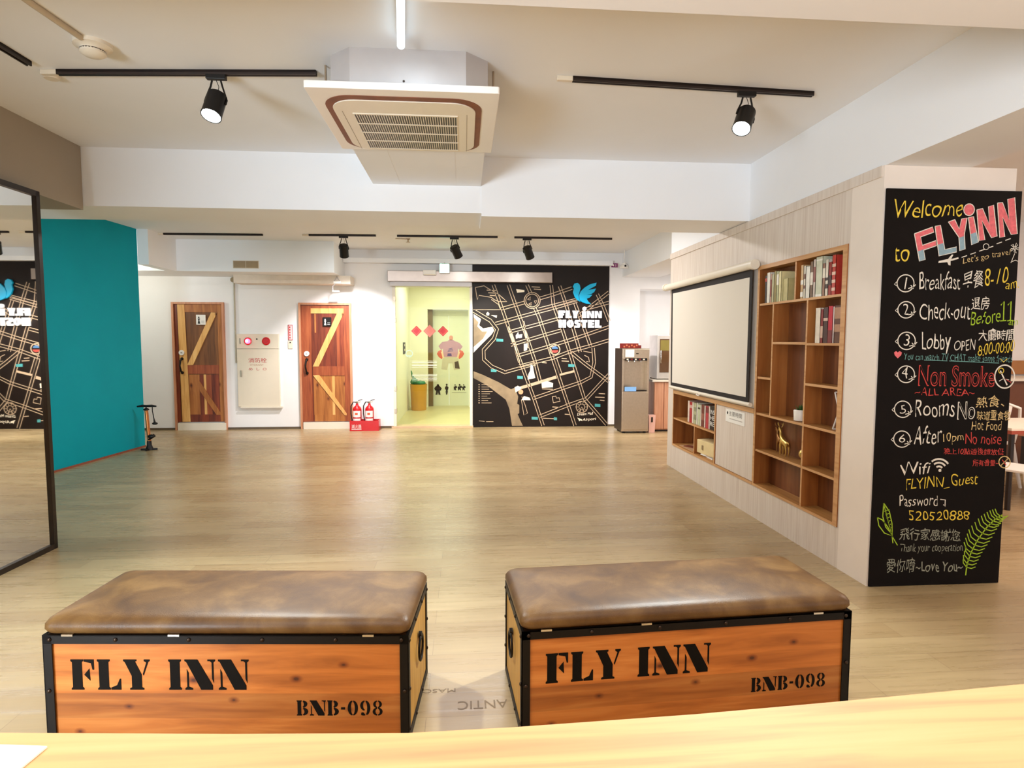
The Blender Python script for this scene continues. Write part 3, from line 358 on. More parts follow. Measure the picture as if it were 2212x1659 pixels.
MURAL_LINES= [(0.008, 0.0225, [(0.488, 2.371), (0.634, 1.981), (0.921, 1.157), (1.168, 0.496), (1.329, 0.02)]), (0.008, 0.0225, [(0.737, 2.373), (0.954, 1.777), (1.183, 1.123), (1.272, 0.783)]), (0.008, 0.0225, [(1.047, 2.376), (1.108, 2.24)]), (0.008, 0.0225, [(1.178, 2.001), (1.249, 1.848), (1.48, 1.175), (1.75, 0.387), (1.878, 0.015)]), (0.008, 0.0225, [(1.454, 2.38), (1.491, 2.055), (1.652, 1.625), (1.832, 1.087), (2.033, 0.473), (2.422, 0.028)]), (0.008, 0.0225, [(1.593, 2.364), (1.7, 2.074), (1.899, 1.436), (1.954, 1.262)]), (0.008, 0.0225, [(1.858, 2.075), (2.038, 1.609), (2.129, 1.366)]), (0.008, 0.0225, [(2.234, 2.233), (2.333, 2.044), (2.439, 1.785)]), (0.008, 0.0225, [(0.626, 1.981), (1.005, 2.086)]), (0.008, 0.0225, [(1.264, 2.156), (1.472, 2.218), (1.803, 2.332)]), (0.008, 0.0225, [(0.523, 1.733), (0.954, 1.855), (1.544, 2.012), (1.892, 2.118)]), (0.008, 0.0225, [(1.248, 1.976), (1.892, 2.144)]), (0.008, 0.0225, [(0.747, 1.596), (1.267, 1.736), (1.58, 1.824)]), (0.008, 0.0225, [(0.782, 1.381), (1.337, 1.547), (1.616, 1.625)]), (0.008, 0.0225, [(0.887, 1.2), (1.443, 1.365), (1.793, 1.47), (2.109, 1.575), (2.44, 1.689)]), (0.008, 0.0225, [(0.922, 1.027), (1.497, 1.166), (1.795, 1.279), (2.182, 1.384), (2.443, 1.463)]), (0.008, 0.0225, [(0.679, 0.924), (0.957, 1.001), (1.2, 1.07)]), (0.008, 0.0225, [(1.168, 0.487), (1.66, 0.651), (1.977, 0.755), (2.144, 0.842), (2.195, 1.087), (2.174, 1.332)]), (0.008, 0.0225, [(1.275, 0.179), (1.768, 0.369), (2.069, 0.473), (2.452, 0.885)]), (0.008, 0.0225, [(1.795, 1.262), (2.009, 1.087), (2.453, 0.762)]), (0.008, 0.0225, [(2.052, 1.99), (2.435, 2.096)]), (0.008, 0.0225, [(1.895, 1.851), (2.432, 2.269)]), (0.008, 0.0225, [(1.533, 1.149), (1.622, 0.896)]), (0.008, 0.0259, [(0.163, 1.944), (0.437, 1.783), (0.549, 1.639), (0.497, 1.484), (0.325, 1.295), (0.33, 1.14), (0.463, 1.019), (0.696, 0.919)]), (0.01, 0.0, [(0.155, 1.961), (0.626, 1.964)]), (0.035, 0.0, [(0.747, 1.691), (0.834, 1.382), (0.922, 1.088)]), (0.03, 0.0, [(0.989, 1.778), (1.077, 1.33)]), (0.05, 0.0, [(0.862, 0.637), (1.272, 0.757), (1.552, 0.844)]), (0.035, 0.0, [(1.605, 0.878), (1.851, 0.939)]), (0.012, 0.0, [(1.27, 2.122), (1.263, 2.081), (1.244, 2.043), (1.214, 2.014), (1.177, 1.994), (1.135, 1.988), (1.093, 1.994), (1.056, 2.012), (1.026, 2.042), (1.006, 2.079), (1.0, 2.12), (1.006, 2.161), (1.025, 2.198), (1.055, 2.228), (1.092, 2.247), (1.134, 2.254), (1.176, 2.248), (1.213, 2.229), (1.243, 2.2), (1.263, 2.163), (1.27, 2.122)]), (0.012, 0.0, [(1.242, 2.122), (1.237, 2.089), (1.222, 2.059), (1.198, 2.036), (1.168, 2.02), (1.135, 2.015), (1.102, 2.02), (1.072, 2.035), (1.048, 2.058), (1.033, 2.087), (1.027, 2.12), (1.032, 2.153), (1.047, 2.183), (1.071, 2.206), (1.101, 2.221), (1.134, 2.227), (1.167, 2.222), (1.197, 2.207), (1.221, 2.184), (1.236, 2.154), (1.242, 2.122)]), (0.01, 0.0, [(1.057, 2.137), (1.108, 2.181), (1.1, 2.129), (1.057, 2.137)]), (0.01, 0.0, [(1.169, 2.113), (1.216, 2.122), (1.187, 2.07), (1.169, 2.113)]), (0.01, 0.0, [(1.074, 2.061), (1.126, 2.087), (1.117, 2.044), (1.074, 2.061)]), (0.012, 0.0, [(2.088, 0.332), (2.084, 0.302), (2.07, 0.275), (2.049, 0.254), (2.021, 0.24), (1.991, 0.236), (1.961, 0.241), (1.934, 0.255), (1.912, 0.276), (1.898, 0.303), (1.893, 0.333), (1.897, 0.363), (1.911, 0.39), (1.932, 0.411), (1.959, 0.425), (1.989, 0.43), (2.019, 0.425), (2.047, 0.411), (2.069, 0.389), (2.083, 0.362), (2.088, 0.332)]), (0.008, 0.0, [(2.04, 0.332), (2.034, 0.308), (2.016, 0.29), (1.991, 0.283), (1.966, 0.29), (1.947, 0.308), (1.94, 0.333), (1.947, 0.358), (1.965, 0.376), (1.99, 0.382), (2.015, 0.375), (2.033, 0.357), (2.04, 0.332)]), (0.006, 0.0, [(2.04, 0.332), (2.1, 0.332)]), (0.006, 0.0, [(2.031, 0.303), (2.08, 0.268)]), (0.006, 0.0, [(2.006, 0.286), (2.025, 0.228)]), (0.006, 0.0, [(1.975, 0.286), (1.957, 0.229)]), (0.006, 0.0, [(1.95, 0.304), (1.902, 0.269)]), (0.006, 0.0, [(1.94, 0.333), (1.88, 0.333)]), (0.006, 0.0, [(1.95, 0.362), (1.9, 0.397)]), (0.006, 0.0, [(1.974, 0.38), (1.955, 0.437)]), (0.006, 0.0, [(2.005, 0.38), (2.023, 0.437)]), (0.006, 0.0, [(2.03, 0.362), (2.078, 0.397)]), (0.012, 0.0, [(1.947, 0.245), (1.99, 0.333), (2.036, 0.244)]), (0.012, 0.0, [(0.189, 2.326), (0.334, 2.356), (0.403, 2.311), (0.574, 2.219), (0.651, 2.151), (0.712, 2.101), (0.591, 2.096), (0.509, 2.125), (0.454, 2.167), (0.249, 2.199), (0.223, 2.128), (0.189, 2.326)]), (0.01, 0.0, [(0.454, 2.133), (0.574, 2.049), (0.6, 1.981)]), (0.009, 0.0, [(0.959, 0.462), (1.003, 0.199), (1.064, 0.233), (1.029, 0.356), (0.967, 0.514)]), (0.016, 0.0, [(1.607, 1.305), (1.604, 1.283), (1.596, 1.263), (1.583, 1.246), (1.565, 1.233), (1.545, 1.224), (1.523, 1.221), (1.501, 1.224), (1.481, 1.233), (1.464, 1.246), (1.45, 1.263), (1.442, 1.283), (1.439, 1.305), (1.441, 1.326), (1.45, 1.346), (1.463, 1.364), (1.48, 1.377), (1.5, 1.385), (1.522, 1.388), (1.544, 1.385), (1.564, 1.377), (1.582, 1.364), (1.595, 1.347), (1.604, 1.326), (1.607, 1.305)]), (0.012, 0.0, [(1.484, 0.511), (1.503, 0.406), (1.617, 0.432), (1.599, 0.493), (1.555, 0.485), (1.546, 0.52), (1.484, 0.511)]), (0.01, 0.0, [(2.007, 1.279), (2.148, 1.253)]), (0.01, 0.0, [(2.025, 1.21), (2.096, 1.175), (2.115, 1.096), (2.062, 1.105)]), (0.012, 0.0, [(0.238, 0.717), (0.26, 0.717)]), (0.008, 0.0, [(0.29, 0.717), (0.402, 0.717)]), (0.012, 0.0, [(0.238, 0.679), (0.26, 0.679)]), (0.008, 0.0, [(0.29, 0.679), (0.461, 0.678)]), (0.012, 0.0, [(0.238, 0.641), (0.26, 0.641)]), (0.008, 0.0, [(0.29, 0.641), (0.416, 0.64)]), (0.012, 0.0, [(0.238, 0.603), (0.26, 0.603)]), (0.008, 0.0, [(0.289, 0.602), (0.475, 0.602)]), (0.012, 0.0, [(0.238, 0.565), (0.26, 0.564)]), (0.008, 0.0, [(0.289, 0.564), (0.43, 0.564)]), (0.012, 0.0, [(0.238, 0.526), (0.26, 0.526)]), (0.008, 0.0, [(0.289, 0.526), (0.385, 0.526)]), (0.012, 0.0, [(0.238, 0.488), (0.26, 0.488)]), (0.008, 0.0, [(0.289, 0.488), (0.443, 0.487)]), (0.012, 0.0, [(0.237, 0.45), (0.26, 0.45)]), (0.008, 0.0, [(0.289, 0.45), (0.398, 0.449)]), (0.012, 0.0, [(0.237, 0.412), (0.26, 0.412)]), (0.008, 0.0, [(0.289, 0.411), (0.457, 0.41)]), (0.008, 0.0, [(0.246, 0.108), (0.341, 0.099)]), (0.01, 0.0, [(0.367, 0.095), (0.489, 0.094)]), (0.014, 0.0, [(0.377, 2.285), (0.531, 2.28)]), (0.014, 0.0, [(0.403, 2.243), (0.54, 2.237)]), (0.014, 0.0, [(0.428, 2.201), (0.531, 2.195)]), (0.014, 0.0, [(1.16, 2.309), (1.281, 2.303)]), (0.014, 0.0, [(1.125, 2.346), (1.263, 2.341)]), (0.014, 0.0, [(2.281, 0.56), (2.388, 0.553)]), (0.014, 0.0, [(2.22, 0.499), (2.38, 0.491)]), (0.014, 0.0, [(2.3, 0.446), (2.381, 0.438)]), (0.014, 0.0, [(1.305, 1.088), (1.384, 1.081)]), (0.014, 0.0, [(1.638, 1.114), (1.761, 1.107)]), (0.014, 0.0, [(1.638, 1.157), (1.726, 1.15)]), (0.014, 0.0, [(1.486, 0.336), (1.609, 0.328)]), (0.014, 0.0, [(1.328, 0.144), (1.522, 0.135)]), (0.014, 0.0, [(1.699, 0.211), (1.787, 0.203)]), (0.014, 0.0, [(1.308, 0.644), (1.492, 0.636)])]
MURAL_POLYS= [('foam', [(0.16, 1.893), (0.283, 1.808), (0.252, 1.706), (0.317, 1.655), (0.471, 1.681), (0.502, 1.621), (0.457, 1.553), (0.299, 1.398), (0.158, 1.252)]), ('sand', [(0.159, 1.842), (0.24, 1.757), (0.222, 1.689), (0.299, 1.603), (0.385, 1.604), (0.316, 1.484), (0.158, 1.346)]), ('sand', [(0.157, 0.942), (0.316, 0.881), (0.575, 0.759), (0.784, 0.637), (0.845, 0.663), (0.906, 0.514), (0.889, 0.392), (0.924, 0.374), (0.924, 0.234), (0.898, 0.217), (0.942, 0.111), (0.986, 0.02), (0.802, 0.021), (0.758, 0.306), (0.697, 0.463), (0.402, 0.691), (0.157, 0.83)]), ('white', [(1.113, 1.053), (1.152, 1.036), (1.166, 0.949), (1.193, 0.827), (1.062, 0.801), (1.079, 0.897), (1.105, 0.949)]), ('white', [(1.298, 0.748), (1.395, 0.774), (1.497, 0.739), (1.492, 0.669), (1.308, 0.661)]), ('white', [(0.959, 0.453), (1.002, 0.523), (1.098, 0.496), (1.116, 0.452)]), ('white', [(0.866, 2.306), (1.004, 2.291), (1.004, 2.26), (0.883, 2.247)]), ('white', [(0.445, 1.877), (0.548, 1.869), (0.54, 1.827), (0.497, 1.852)]), ('white', [(0.394, 1.928), (0.423, 1.903), (0.416, 1.869), (0.377, 1.868), (0.368, 1.902)]), ('white', [(0.903, 1.597), (0.92, 1.502), (0.868, 1.485), (0.86, 1.537)]), ('white', [(0.92, 1.554), (0.972, 1.563), (0.964, 1.502), (0.92, 1.494)]), ('white', [(0.999, 1.399), (1.06, 1.408), (1.051, 1.296), (0.999, 1.278)]), ('white', [(1.916, 0.148), (1.948, 0.139), (2.001, 0.117), (1.993, 0.094), (1.966, 0.103), (1.948, 0.086), (1.939, 0.112)]), ('white', [(0.844, 0.671), (0.897, 0.697), (0.958, 0.671), (0.949, 0.636), (0.862, 0.584)]), ('teal', [(0.447, 0.978), (0.54, 0.971), (0.54, 0.926), (0.447, 0.929)]), ('teal', [(0.889, 0.864), (0.983, 0.857), (0.983, 0.812), (0.889, 0.816)]), ('teal', [(0.538, 1.486), (0.652, 1.479), (0.652, 1.435), (0.538, 1.438)]), ('teal', [(1.753, 1.063), (1.859, 1.056), (1.859, 1.011), (1.753, 1.014)]), ('teal', [(1.135, 0.173), (1.24, 0.165), (1.241, 0.12), (1.135, 0.124)]), ('teal', [(2.214, 0.386), (2.31, 0.378), (2.311, 0.332), (2.214, 0.337)]), ('teal', [(1.513, 0.161), (1.567, 0.154), (1.567, 0.108), (1.514, 0.112)]), ('blue', [(1.47, 1.317), (1.477, 1.339), (1.496, 1.356), (1.522, 1.362), (1.549, 1.356), (1.568, 1.34), (1.575, 1.317)]), ('red', [(1.582, 1.293), (1.575, 1.27), (1.553, 1.254), (1.523, 1.248), (1.493, 1.254), (1.471, 1.27), (1.463, 1.293)]), ('skin', [(0.991, 0.592), (0.983, 0.568), (0.962, 0.553), (0.936, 0.553), (0.915, 0.568), (0.907, 0.593), (0.916, 0.618), (0.937, 0.633), (0.963, 0.632), (0.984, 0.617)])]
BIRD= [[(1.837, 2.404), (1.889, 2.418), (1.928, 2.388), (1.943, 2.325), (1.926, 2.264), (1.909, 2.213), (1.92, 2.144), (1.945, 2.101), (1.892, 2.13), (1.848, 2.178), (1.817, 2.255), (1.831, 2.324), (1.811, 2.353)], [(1.927, 2.13), (1.919, 2.209), (1.947, 2.278), (2.013, 2.342), (2.1, 2.395), (2.214, 2.425), (2.202, 2.373), (2.118, 2.326), (2.074, 2.3), (2.206, 2.327), (2.175, 2.266), (2.128, 2.235), (2.058, 2.223), (2.146, 2.223), (2.102, 2.176), (2.05, 2.154), (2.077, 2.111), (2.125, 2.066), (2.051, 2.071), (1.98, 2.093)]]
LOGO= [('FLY', (1.575, 1.832), (1.918, 1.955)), ('iNN', (1.978, 1.834), (2.307, 2.023)), ('HOSTEL', (1.581, 1.673), (2.304, 1.801))] ;MTEXT= [('Dream Mall', (1.912, 0.183), (2.187, 0.243)), ('Airport', (2.002, 0.076), (2.242, 0.154))]
# ------------------------------------------------------------------ camera
cam = bpy.data.cameras.new('camera'); cam.sensor_width = 36; cam.sensor_fit = 'HORIZONTAL'; cam.lens = 36 * 1304.58 / 2212
cam.clip_start = .05
co = bpy.data.objects.new('camera', cam); COL.objects.link(co)
yaw, pitch, roll = -.0793, -.0714, .0023
fw = Vector((-math.sin(yaw) * math.cos(pitch), math.cos(yaw) * math.cos(pitch), math.sin(pitch)))
ri = Vector((math.cos(yaw), math.sin(yaw), 0)); upv = ri.cross(fw)
r2 = ri * math.cos(roll) + upv * math.sin(roll); u2 = upv * math.cos(roll) - ri * math.sin(roll)
co.matrix_world = Matrix(((r2.x, u2.x, -fw.x, 0), (r2.y, u2.y, -fw.y, 0), (r2.z, u2.z, -fw.z, 1.45), (0, 0, 0, 1)))
SC.camera = co

# ------------------------------------------------------------------ the room
fl = struct('floor', MB().box(-7, 9, -2.6, 10.2, -.1, 0), M['floor'], 'greyish oak vinyl plank floor with faint stamped print')
struct('ceiling', MB().box(-7, 9, -2.6, 10.3, CEIL, CEIL + .12), M['ceiling'], 'white painted ceiling')
wb = MB()
DW = D + .0025
wb.box(-6.6, -1.165, DW, D + .2, 0, CEIL); wb.box(.137, 2.97, DW, D + .2, 0, CEIL); wb.box(-1.165, .137, DW, D + .2, 2.335, CEIL)
wb.box(2.97, 4.6, DW, D + .2, 2.33, CEIL); wb.box(2.97, 4.6, D + .42, D + .55, 0, 2.5); wb.box(2.97, 4.6, D + .2, D + .45, 2.33, 2.45)
struct('wall_back', wb, M['plaster'], 'white far wall with the wooden doors')
wl = MB().prism([(-4.33, 8.51, 0), (-4.72, 4.2, 0), (-5.0, 4.2, 0), (-4.6, 8.51, 0)], (0, 0, CEIL))
struct('wall_left', wl, M['teal'], 'teal painted wall on the left')
struct('wall_alcove', MB().box(-6.7, -6.6, 4.2, D + .2, 0, CEIL).box(-6.6, -5.0, 4.0, 4.2, 0, CEIL), M['plaster'], 'white wall of the passage behind the teal wall')
struct('baseboard_left', MB().prism([(-4.318, 8.512, 0), (-4.708, 4.2, 0), (-4.725, 4.2, 0), (-4.335, 8.512, 0)], (0, 0, .022)), plain('red_brown_skirting', rgb(140, 72, 48), .5), 'thin red-brown skirting under the teal wall')
struct('shade_strip_back', MB().box(-6.5, -4.64, D - .012, D, 0, .035).box(-3.825, -2.665, D - .012, D, 0, .035).box(-1.82, -1.17, D - .012, D, 0, .035).box(2.44, 2.97, D - .012, D, 0, .03), plain('floor_line_shade', rgb(96, 80, 60), .5), 'thin dark strip standing for the shadow line along the far wall')  # dark strip in place of the shadow line where wall meets floor
struct('trim_1', MB().box(-4.9, .144, 4.97, 5.53, 2.478, CEIL), M['ceiling'], 'left part of the white ceiling beam across the room')
struct('trim_2', MB().box(.144, XR + .02, 4.962, 5.53, 2.452, CEIL), M['ceiling'], 'right, slightly lower part of the white ceiling beam across the room')
struct('trim_3', MB().box(-3.3, -2.91, .8, 4.965, 2.445, CEIL), M['grey_paint'], 'taupe grey beam above the mirror')
struct('trim_4', MB().box(-5, 4.6, 1.25, 1.875, 2.45, CEIL), M['ceiling'], 'white ceiling beam nearest the counter')
struct('trim_5', MB().box(XR + .004, 2.9, 1.875, 6.87, 2.447, CEIL), M['ceiling'], 'white ceiling beam above the panelled wall')
struct('trim_6', MB().box(2.666, 3.3, 6.87, D, 2.525, CEIL), M['ceiling'], 'white ceiling beam above the water dispenser')
struct('trim_7', MB().box(-6.6, -1.93, 9.3, D, 2.46, CEIL), M['ceiling'], 'white ceiling beam above the two wooden doors')
struct('trim_8', MB().box(-4.33, -4.19, 8.515, 9.3, 2.455, CEIL), M['ceiling'], 'short beam stub beyond the teal wall')
struct('trim_9', MB().box(-1.925, 2.47, D - .12, D, 2.70, 2.775), M['ceiling'], 'shallow white cornice box along the top of the far wall')
struct('trim_10', MB().box(-3.55, -1.775, 9.74, D, 2.335, 2.46), plain('warm_white_duct', rgb(226, 212, 196), .6), 'beige boxed duct above the right wooden door')
struct('trim_11', MB().box(-.715, .14, 3.98, 4.97, 2.69, CEIL).box(-.5, -.497, 4.1, 4.97, 2.6885, 2.69).box(-.06, -.057, 4.1, 4.97, 2.6885, 2.69), M['ceiling'], 'white boxing between the air conditioner and the ceiling beam')
struct('wall_mirror_side', MB().box(-3.35, -2.93, .8, 4.33, 0, 2.445), M['grey_paint'], 'grey partition behind the tall mirror')
wr = MB(); T0, T1 = XR, 2.68
wr.box(T0, T1, 3.33, 6.865, 0, .263); wr.box(T0, T1, 3.33, 6.865, 2.056, 2.447); wr.box(T0, T1, 3.33, 3.614, .263, 2.056)
wr.box(T0, T1, 4.762, 6.865, .9, 2.056); wr.box(T0, T1, 6.69, 6.865, .263, .9); wr.box(T1, T1 + .05, 3.33, 6.865, 0, 2.447)
wr.box(XR - .012, XR, 3.33, 6.865, 2.385, 2.447)
struct('wall_right', wr, M['panel'], 'pale wood panelled wall with built-in shelves')
struct('wall_pillar', MB().box(XR - .001, 3.18, 3.318, 3.6, 0, 2.4465), plain('peach_white_plaster', rgb(236, 224, 212), .7, var=.015), 'white pillar behind the chalkboard')
struct('wall_dining', MB().box(3.5, 9, 7.0, 7.15, 1.22, CEIL).box(3.5, 9, 7.0, 7.15, 0, 1.05), M['plaster'], 'white wall of the dining corner')
struct('trim_12', MB().box(3.5, 9, 6.97, 7.16, 1.05, 1.22), plain('caramel_wood_band', rgb(176, 120, 70), .5), 'caramel wood band on the dining corner wall')
struct('wall_dining_side', MB().box(8.9, 9, -2.6, 7.0, 0, CEIL), M['plaster'], 'white side wall of the dining corner')
# lift lobby beyond the glass door
ly = D + .2
struct('wall_lobby', MB().box(-1.4, -1.165, ly, 13.2, 0, 2.62).box(-1.4, -.78, 13.1, 13.3, 0, 2.62).box(-.78, .1, 13.1, 13.3, 2.12, 2.62).box(.1, .8, 13.1, 13.3, 0, 2.62).box(.55, .8, ly, 13.1, 0, 2.62), M['lobby'], 'pale green walls of the lift lobby')
struct('ceiling_lobby', MB().box(-1.4, .8, ly, 13.6, 2.62, 2.7), M['lobby'], 'pale ceiling of the lift lobby')
struct('floor_lobby', MB().box(-1.4, .8, D + .2, 13.6, -.1, .012), M['lobby_floor'], 'beige tiled floor of the lift lobby')
struct('trim_13', MB().box(-1.2, .15, D - .03, D + .2, 0, .03), plain('threshold_stone', rgb(206, 176, 140), .4), 'tan stone threshold of the glass door')
# lift doors
lf = bpy.data.objects.new('door_4', None); COL.objects.link(lf); lf.location = (-.34, 13.35, 0); lf['kind'] = 'structure'; lf['label'] = 'pale lift door seen through the glass door'
MB().box(-.78, -.335, 13.42, 13.45, .012, 2.0).build('lift_leaf', M['lift'], lf); MB().box(-.330, .1, 13.42, 13.45, .012, 2.0).build('lift_leaf', M['lift'], lf)
MB().box(-.78, .1, 13.40, 13.45, 2.0, 2.12).build('lift_header', plain('lift_header_grey', rgb(200, 200, 172), .4), lf)
MB().box(-.78, -.775, 13.29, 13.42, .012, 2.12).box(-.80, -.68, 13.3, 13.415, .012, 2.12).build('lift_jamb', M['bronze'], lf)
# ------------------------------------------------------------------ the two wooden doors
def wooden_door(name, label, X0, X1, zt, x0, x1, y0, y1, cfg, sign_dark, lock, frame_mat):
    yf = D
    o = bpy.data.objects.new(name, None); COL.objects.link(o); o.location = ((X0 + X1) / 2, yf, 0); o['kind'] = 'structure'; o['label'] = label
    mp = lambda x, y: (X0 + (x - x0) * (X1 - X0) / (x1 - x0), zt - (y - y0) * zt / (y1 - y0))
    fr = MB(); w = .032
    fr.box(X0, X0 + w, yf - .05, yf, 0, zt - w); fr.box(X1 - w, X1, yf - .05, yf, 0, zt - w); fr.box(X0, X1, yf - .05, yf, zt - w, zt)
    fr.build('door_frame', frame_mat, o)
    for nm, mat, dep, pts in cfg:
        q = [mp(*p) for p in pts]
        MB().prism([(a, yf - .002 - dep, c) for a, c in q], (0, dep, 0)).build(nm, M[mat], o)
    MB().box(X0 + w + .01, X1 - .01, yf - .055, yf, 0, .113).build('door_sill', M['cream2'], o)
    # handle
    hx, hz1 = mp(*lock[1]); _, hz0 = mp(*lock[2])
    h = MB(); h.tube([(hx, yf - .03, hz1), (hx - .004, yf - .075, hz1 - .03), (hx - .012, yf - .085, (hz0 + hz1) / 2), (hx - .004, yf - .075, hz0 + .03), (hx, yf - .03, hz0)], [.018, .014, .011, .014, .018], 10)
    h.ball((hx, yf - .035, hz1), .024, n=10); h.ball((hx, yf - .035, hz0), .024, n=10)
    h.build('door_handle', M['iron'], o, smooth=50)
    lx, lz = mp(*lock[0])
    lk = MB().cyl((lx, yf - .03, lz), (lx, yf - .045, lz), .042, n=24).build('lock_rose', M['white_plastic'], o, smooth=40)
    MB().box(lx - .012, lx + .012, yf - .052, yf - .045, lz - .006, lz + .006).build('thumb_turn', M['alu'], lk)
    sx0, sz1 = mp(*lock[3]); sx1, sz0 = mp(*lock[4])
    sg = MB().box(sx0, sx1, yf - .045, yf - .03, sz0, sz1).build('toilet_sign', M['black'] if sign_dark else M['white_plastic'], o, bevel=.004)
    W = sx1 - sx0; cx = sx0 + W * .3; f = MB(); ys = yf - .047
    f.cyl((cx, ys, sz1 - W * .28), (cx, ys + .002, sz1 - W * .28), W * .085, n=14)
    f.prism([(cx - W * .12, ys, sz1 - W * .40), (cx + W * .12, ys, sz1 - W * .40), (cx + W * .05, ys, sz1 - W * .6), (cx + W * .13, ys, sz0 + W * .12), (cx - W * .13, ys, sz0 + W * .12), (cx - W * .05, ys, sz1 - W * .6)], (0, .002, 0))
    f.build('pictogram', M['white_plastic'] if sign_dark else M['black'], sg)
    f = MB(); f.box(sx0 + W * .55, sx0 + W * .86, ys, ys + .002, sz0 + W * .36, sz0 + W * .42); f.box(sx0 + W * .55, sx0 + W * .86, ys, ys + .002, sz0 + W * .18, sz0 + W * .24)
    f.build('sign_caption', M['white_plastic'] if sign_dark else plain('grey_print', rgb(150, 150, 150)), sg)
    return o
R_ = lambda a, b, c, d: [(a, b), (c, b), (c, d), (a, d)]
d1 = [('door_leaf', 'dw_brown', .014, R_(95, 98, 690, 1495)),
      ('stile', 'dw_red', .022, R_(95, 100, 138, 1490)), ('stile', 'dw_light', .026, [(138, 100), (222, 100), (250, 1490), (152, 1490)]), ('stile', 'dw_mid', .024, R_(618, 100, 690, 1490)),
      ('rail', 'dw_mid', .022, R_(222, 100, 618, 193)), ('rail', 'dw_redmid', .024, R_(233, 815, 620, 920)), ('rail', 'dw_red', .022, R_(250, 1405, 628, 1490)),
      ('panel_board', 'dw_mid', .018, R_(250, 928, 375, 1405)), ('panel_board', 'dw_red', .016, R_(375, 928, 425, 1405)), ('panel_board', 'dw_light', .018, R_(425, 928, 455, 1405)), ('panel_board', 'dw_redmid', .017, R_(455, 928, 520, 1405)), ('panel_board', 'dw_red', .016, R_(520, 928, 622, 1405)),
      ('brace', 'dw_light', .032, [(235, 815), (305, 815), (615, 198), (545, 194)]), ('brace', 'dw_mid', .030, [(372, 1000), (376, 1120), (570, 1410), (638, 1410)])]
wooden_door('door_1', 'left wooden toilet door, brown upper panel, white sign', -4.635, -3.83, 2.053, 70, 700, 75, 1590, d1, False, [(175, 668), (175, 740), (175, 905), (365, 222), (480, 340)], M['door_case'])
d2 = [('door_leaf', 'dw_red', .014, R_(112, 92, 716, 1492)),
      ('stile', 'dw_redmid', .024, R_(112, 95, 232, 1490)), ('stile', 'dw_redmid', .024, R_(638, 95, 716, 1490)),
      ('rail', 'dw_redmid', .022, R_(232, 95, 638, 130)), ('rail', 'dw_light', .024, R_(232, 130, 638, 190)), ('rail', 'dw_redmid', .026, R_(245, 822, 645, 935)), ('rail', 'dw_mid', .022, R_(255, 1410, 650, 1490)),
      ('panel_board', 'dw_mid', .018, R_(250, 935, 480, 1410)), ('panel_board', 'dw_light', .019, R_(480, 935, 512, 1410)), ('panel_board', 'dw_mid', .018, R_(512, 935, 645, 1410)),
      ('panel_board', 'dw_redmid', .017, R_(545, 190, 580, 822)), ('panel_board', 'dw_mid', .0165, R_(275, 195, 292, 420)),
      ('brace', 'dw_light', .032, [(245, 825), (318, 825), (638, 192), (556, 190)]), ('brace', 'dw_light', .030, [(245, 930), (322, 926), (656, 1395), (656, 1418), (630, 1416)])]
wooden_door('door_2', 'right wooden toilet door, red upper panel, black sign', -2.663, -1.826, 2.055, 85, 735, 65, 1580, d2, True, [(175, 670), (175, 740), (175, 905), (380, 235), (487, 342)], M['door_case'])
# ------------------------------------------------------------------ automatic glass door
gd = bpy.data.objects.new('door_3', None); COL.objects.link(gd); gd.location = (-.5, D, 0); gd['kind'] = 'structure'; gd['label'] = 'automatic glass sliding door to the lift lobby'
MB().box(-1.228, 1.455, D - .13, D - .005, 2.405, 2.575).build('door_header', M['header'], gd, bevel=.006, label='brushed metal sliding gear header')
MB().box(-1.19, .13, D - .09, D - .02, 2.335, 2.405).build('door_rail', M['grey_metal'], gd)
MB().box(-1.12, .095, D + .02, D + .032, .03, 2.335).build('glass_pane', M['glass'], gd)
MB().box(.095, .137, D - .01, D + .06, .03, 2.335).build('door_jamb', M['cream2'], gd)
j = MB().box(-1.165, -1.12, D - .01, D + .06, .03, 2.335).build('door_jamb', M['cream2'], gd)
for z in (.25, .62, 1.75, 2.1): MB().box(-1.15, -1.115, D - .02, D + .07, z, z + .07).build('hinge_clip', M['steel'], gd)
def rr(x0, x1, y0, y1, r, n=6):
    """rounded rectangle outline, counter-clockwise"""
    out = []
    for cx, cy, a0 in ((x1 - r, y1 - r, 0), (x0 + r, y1 - r, 90), (x0 + r, y0 + r, 180), (x1 - r, y0 + r, 270)):
        for i in range(n + 1):
            a = math.radians(a0 + 90 * i / n); out.append((cx + r * math.cos(a), cy + r * math.sin(a)))
    return out
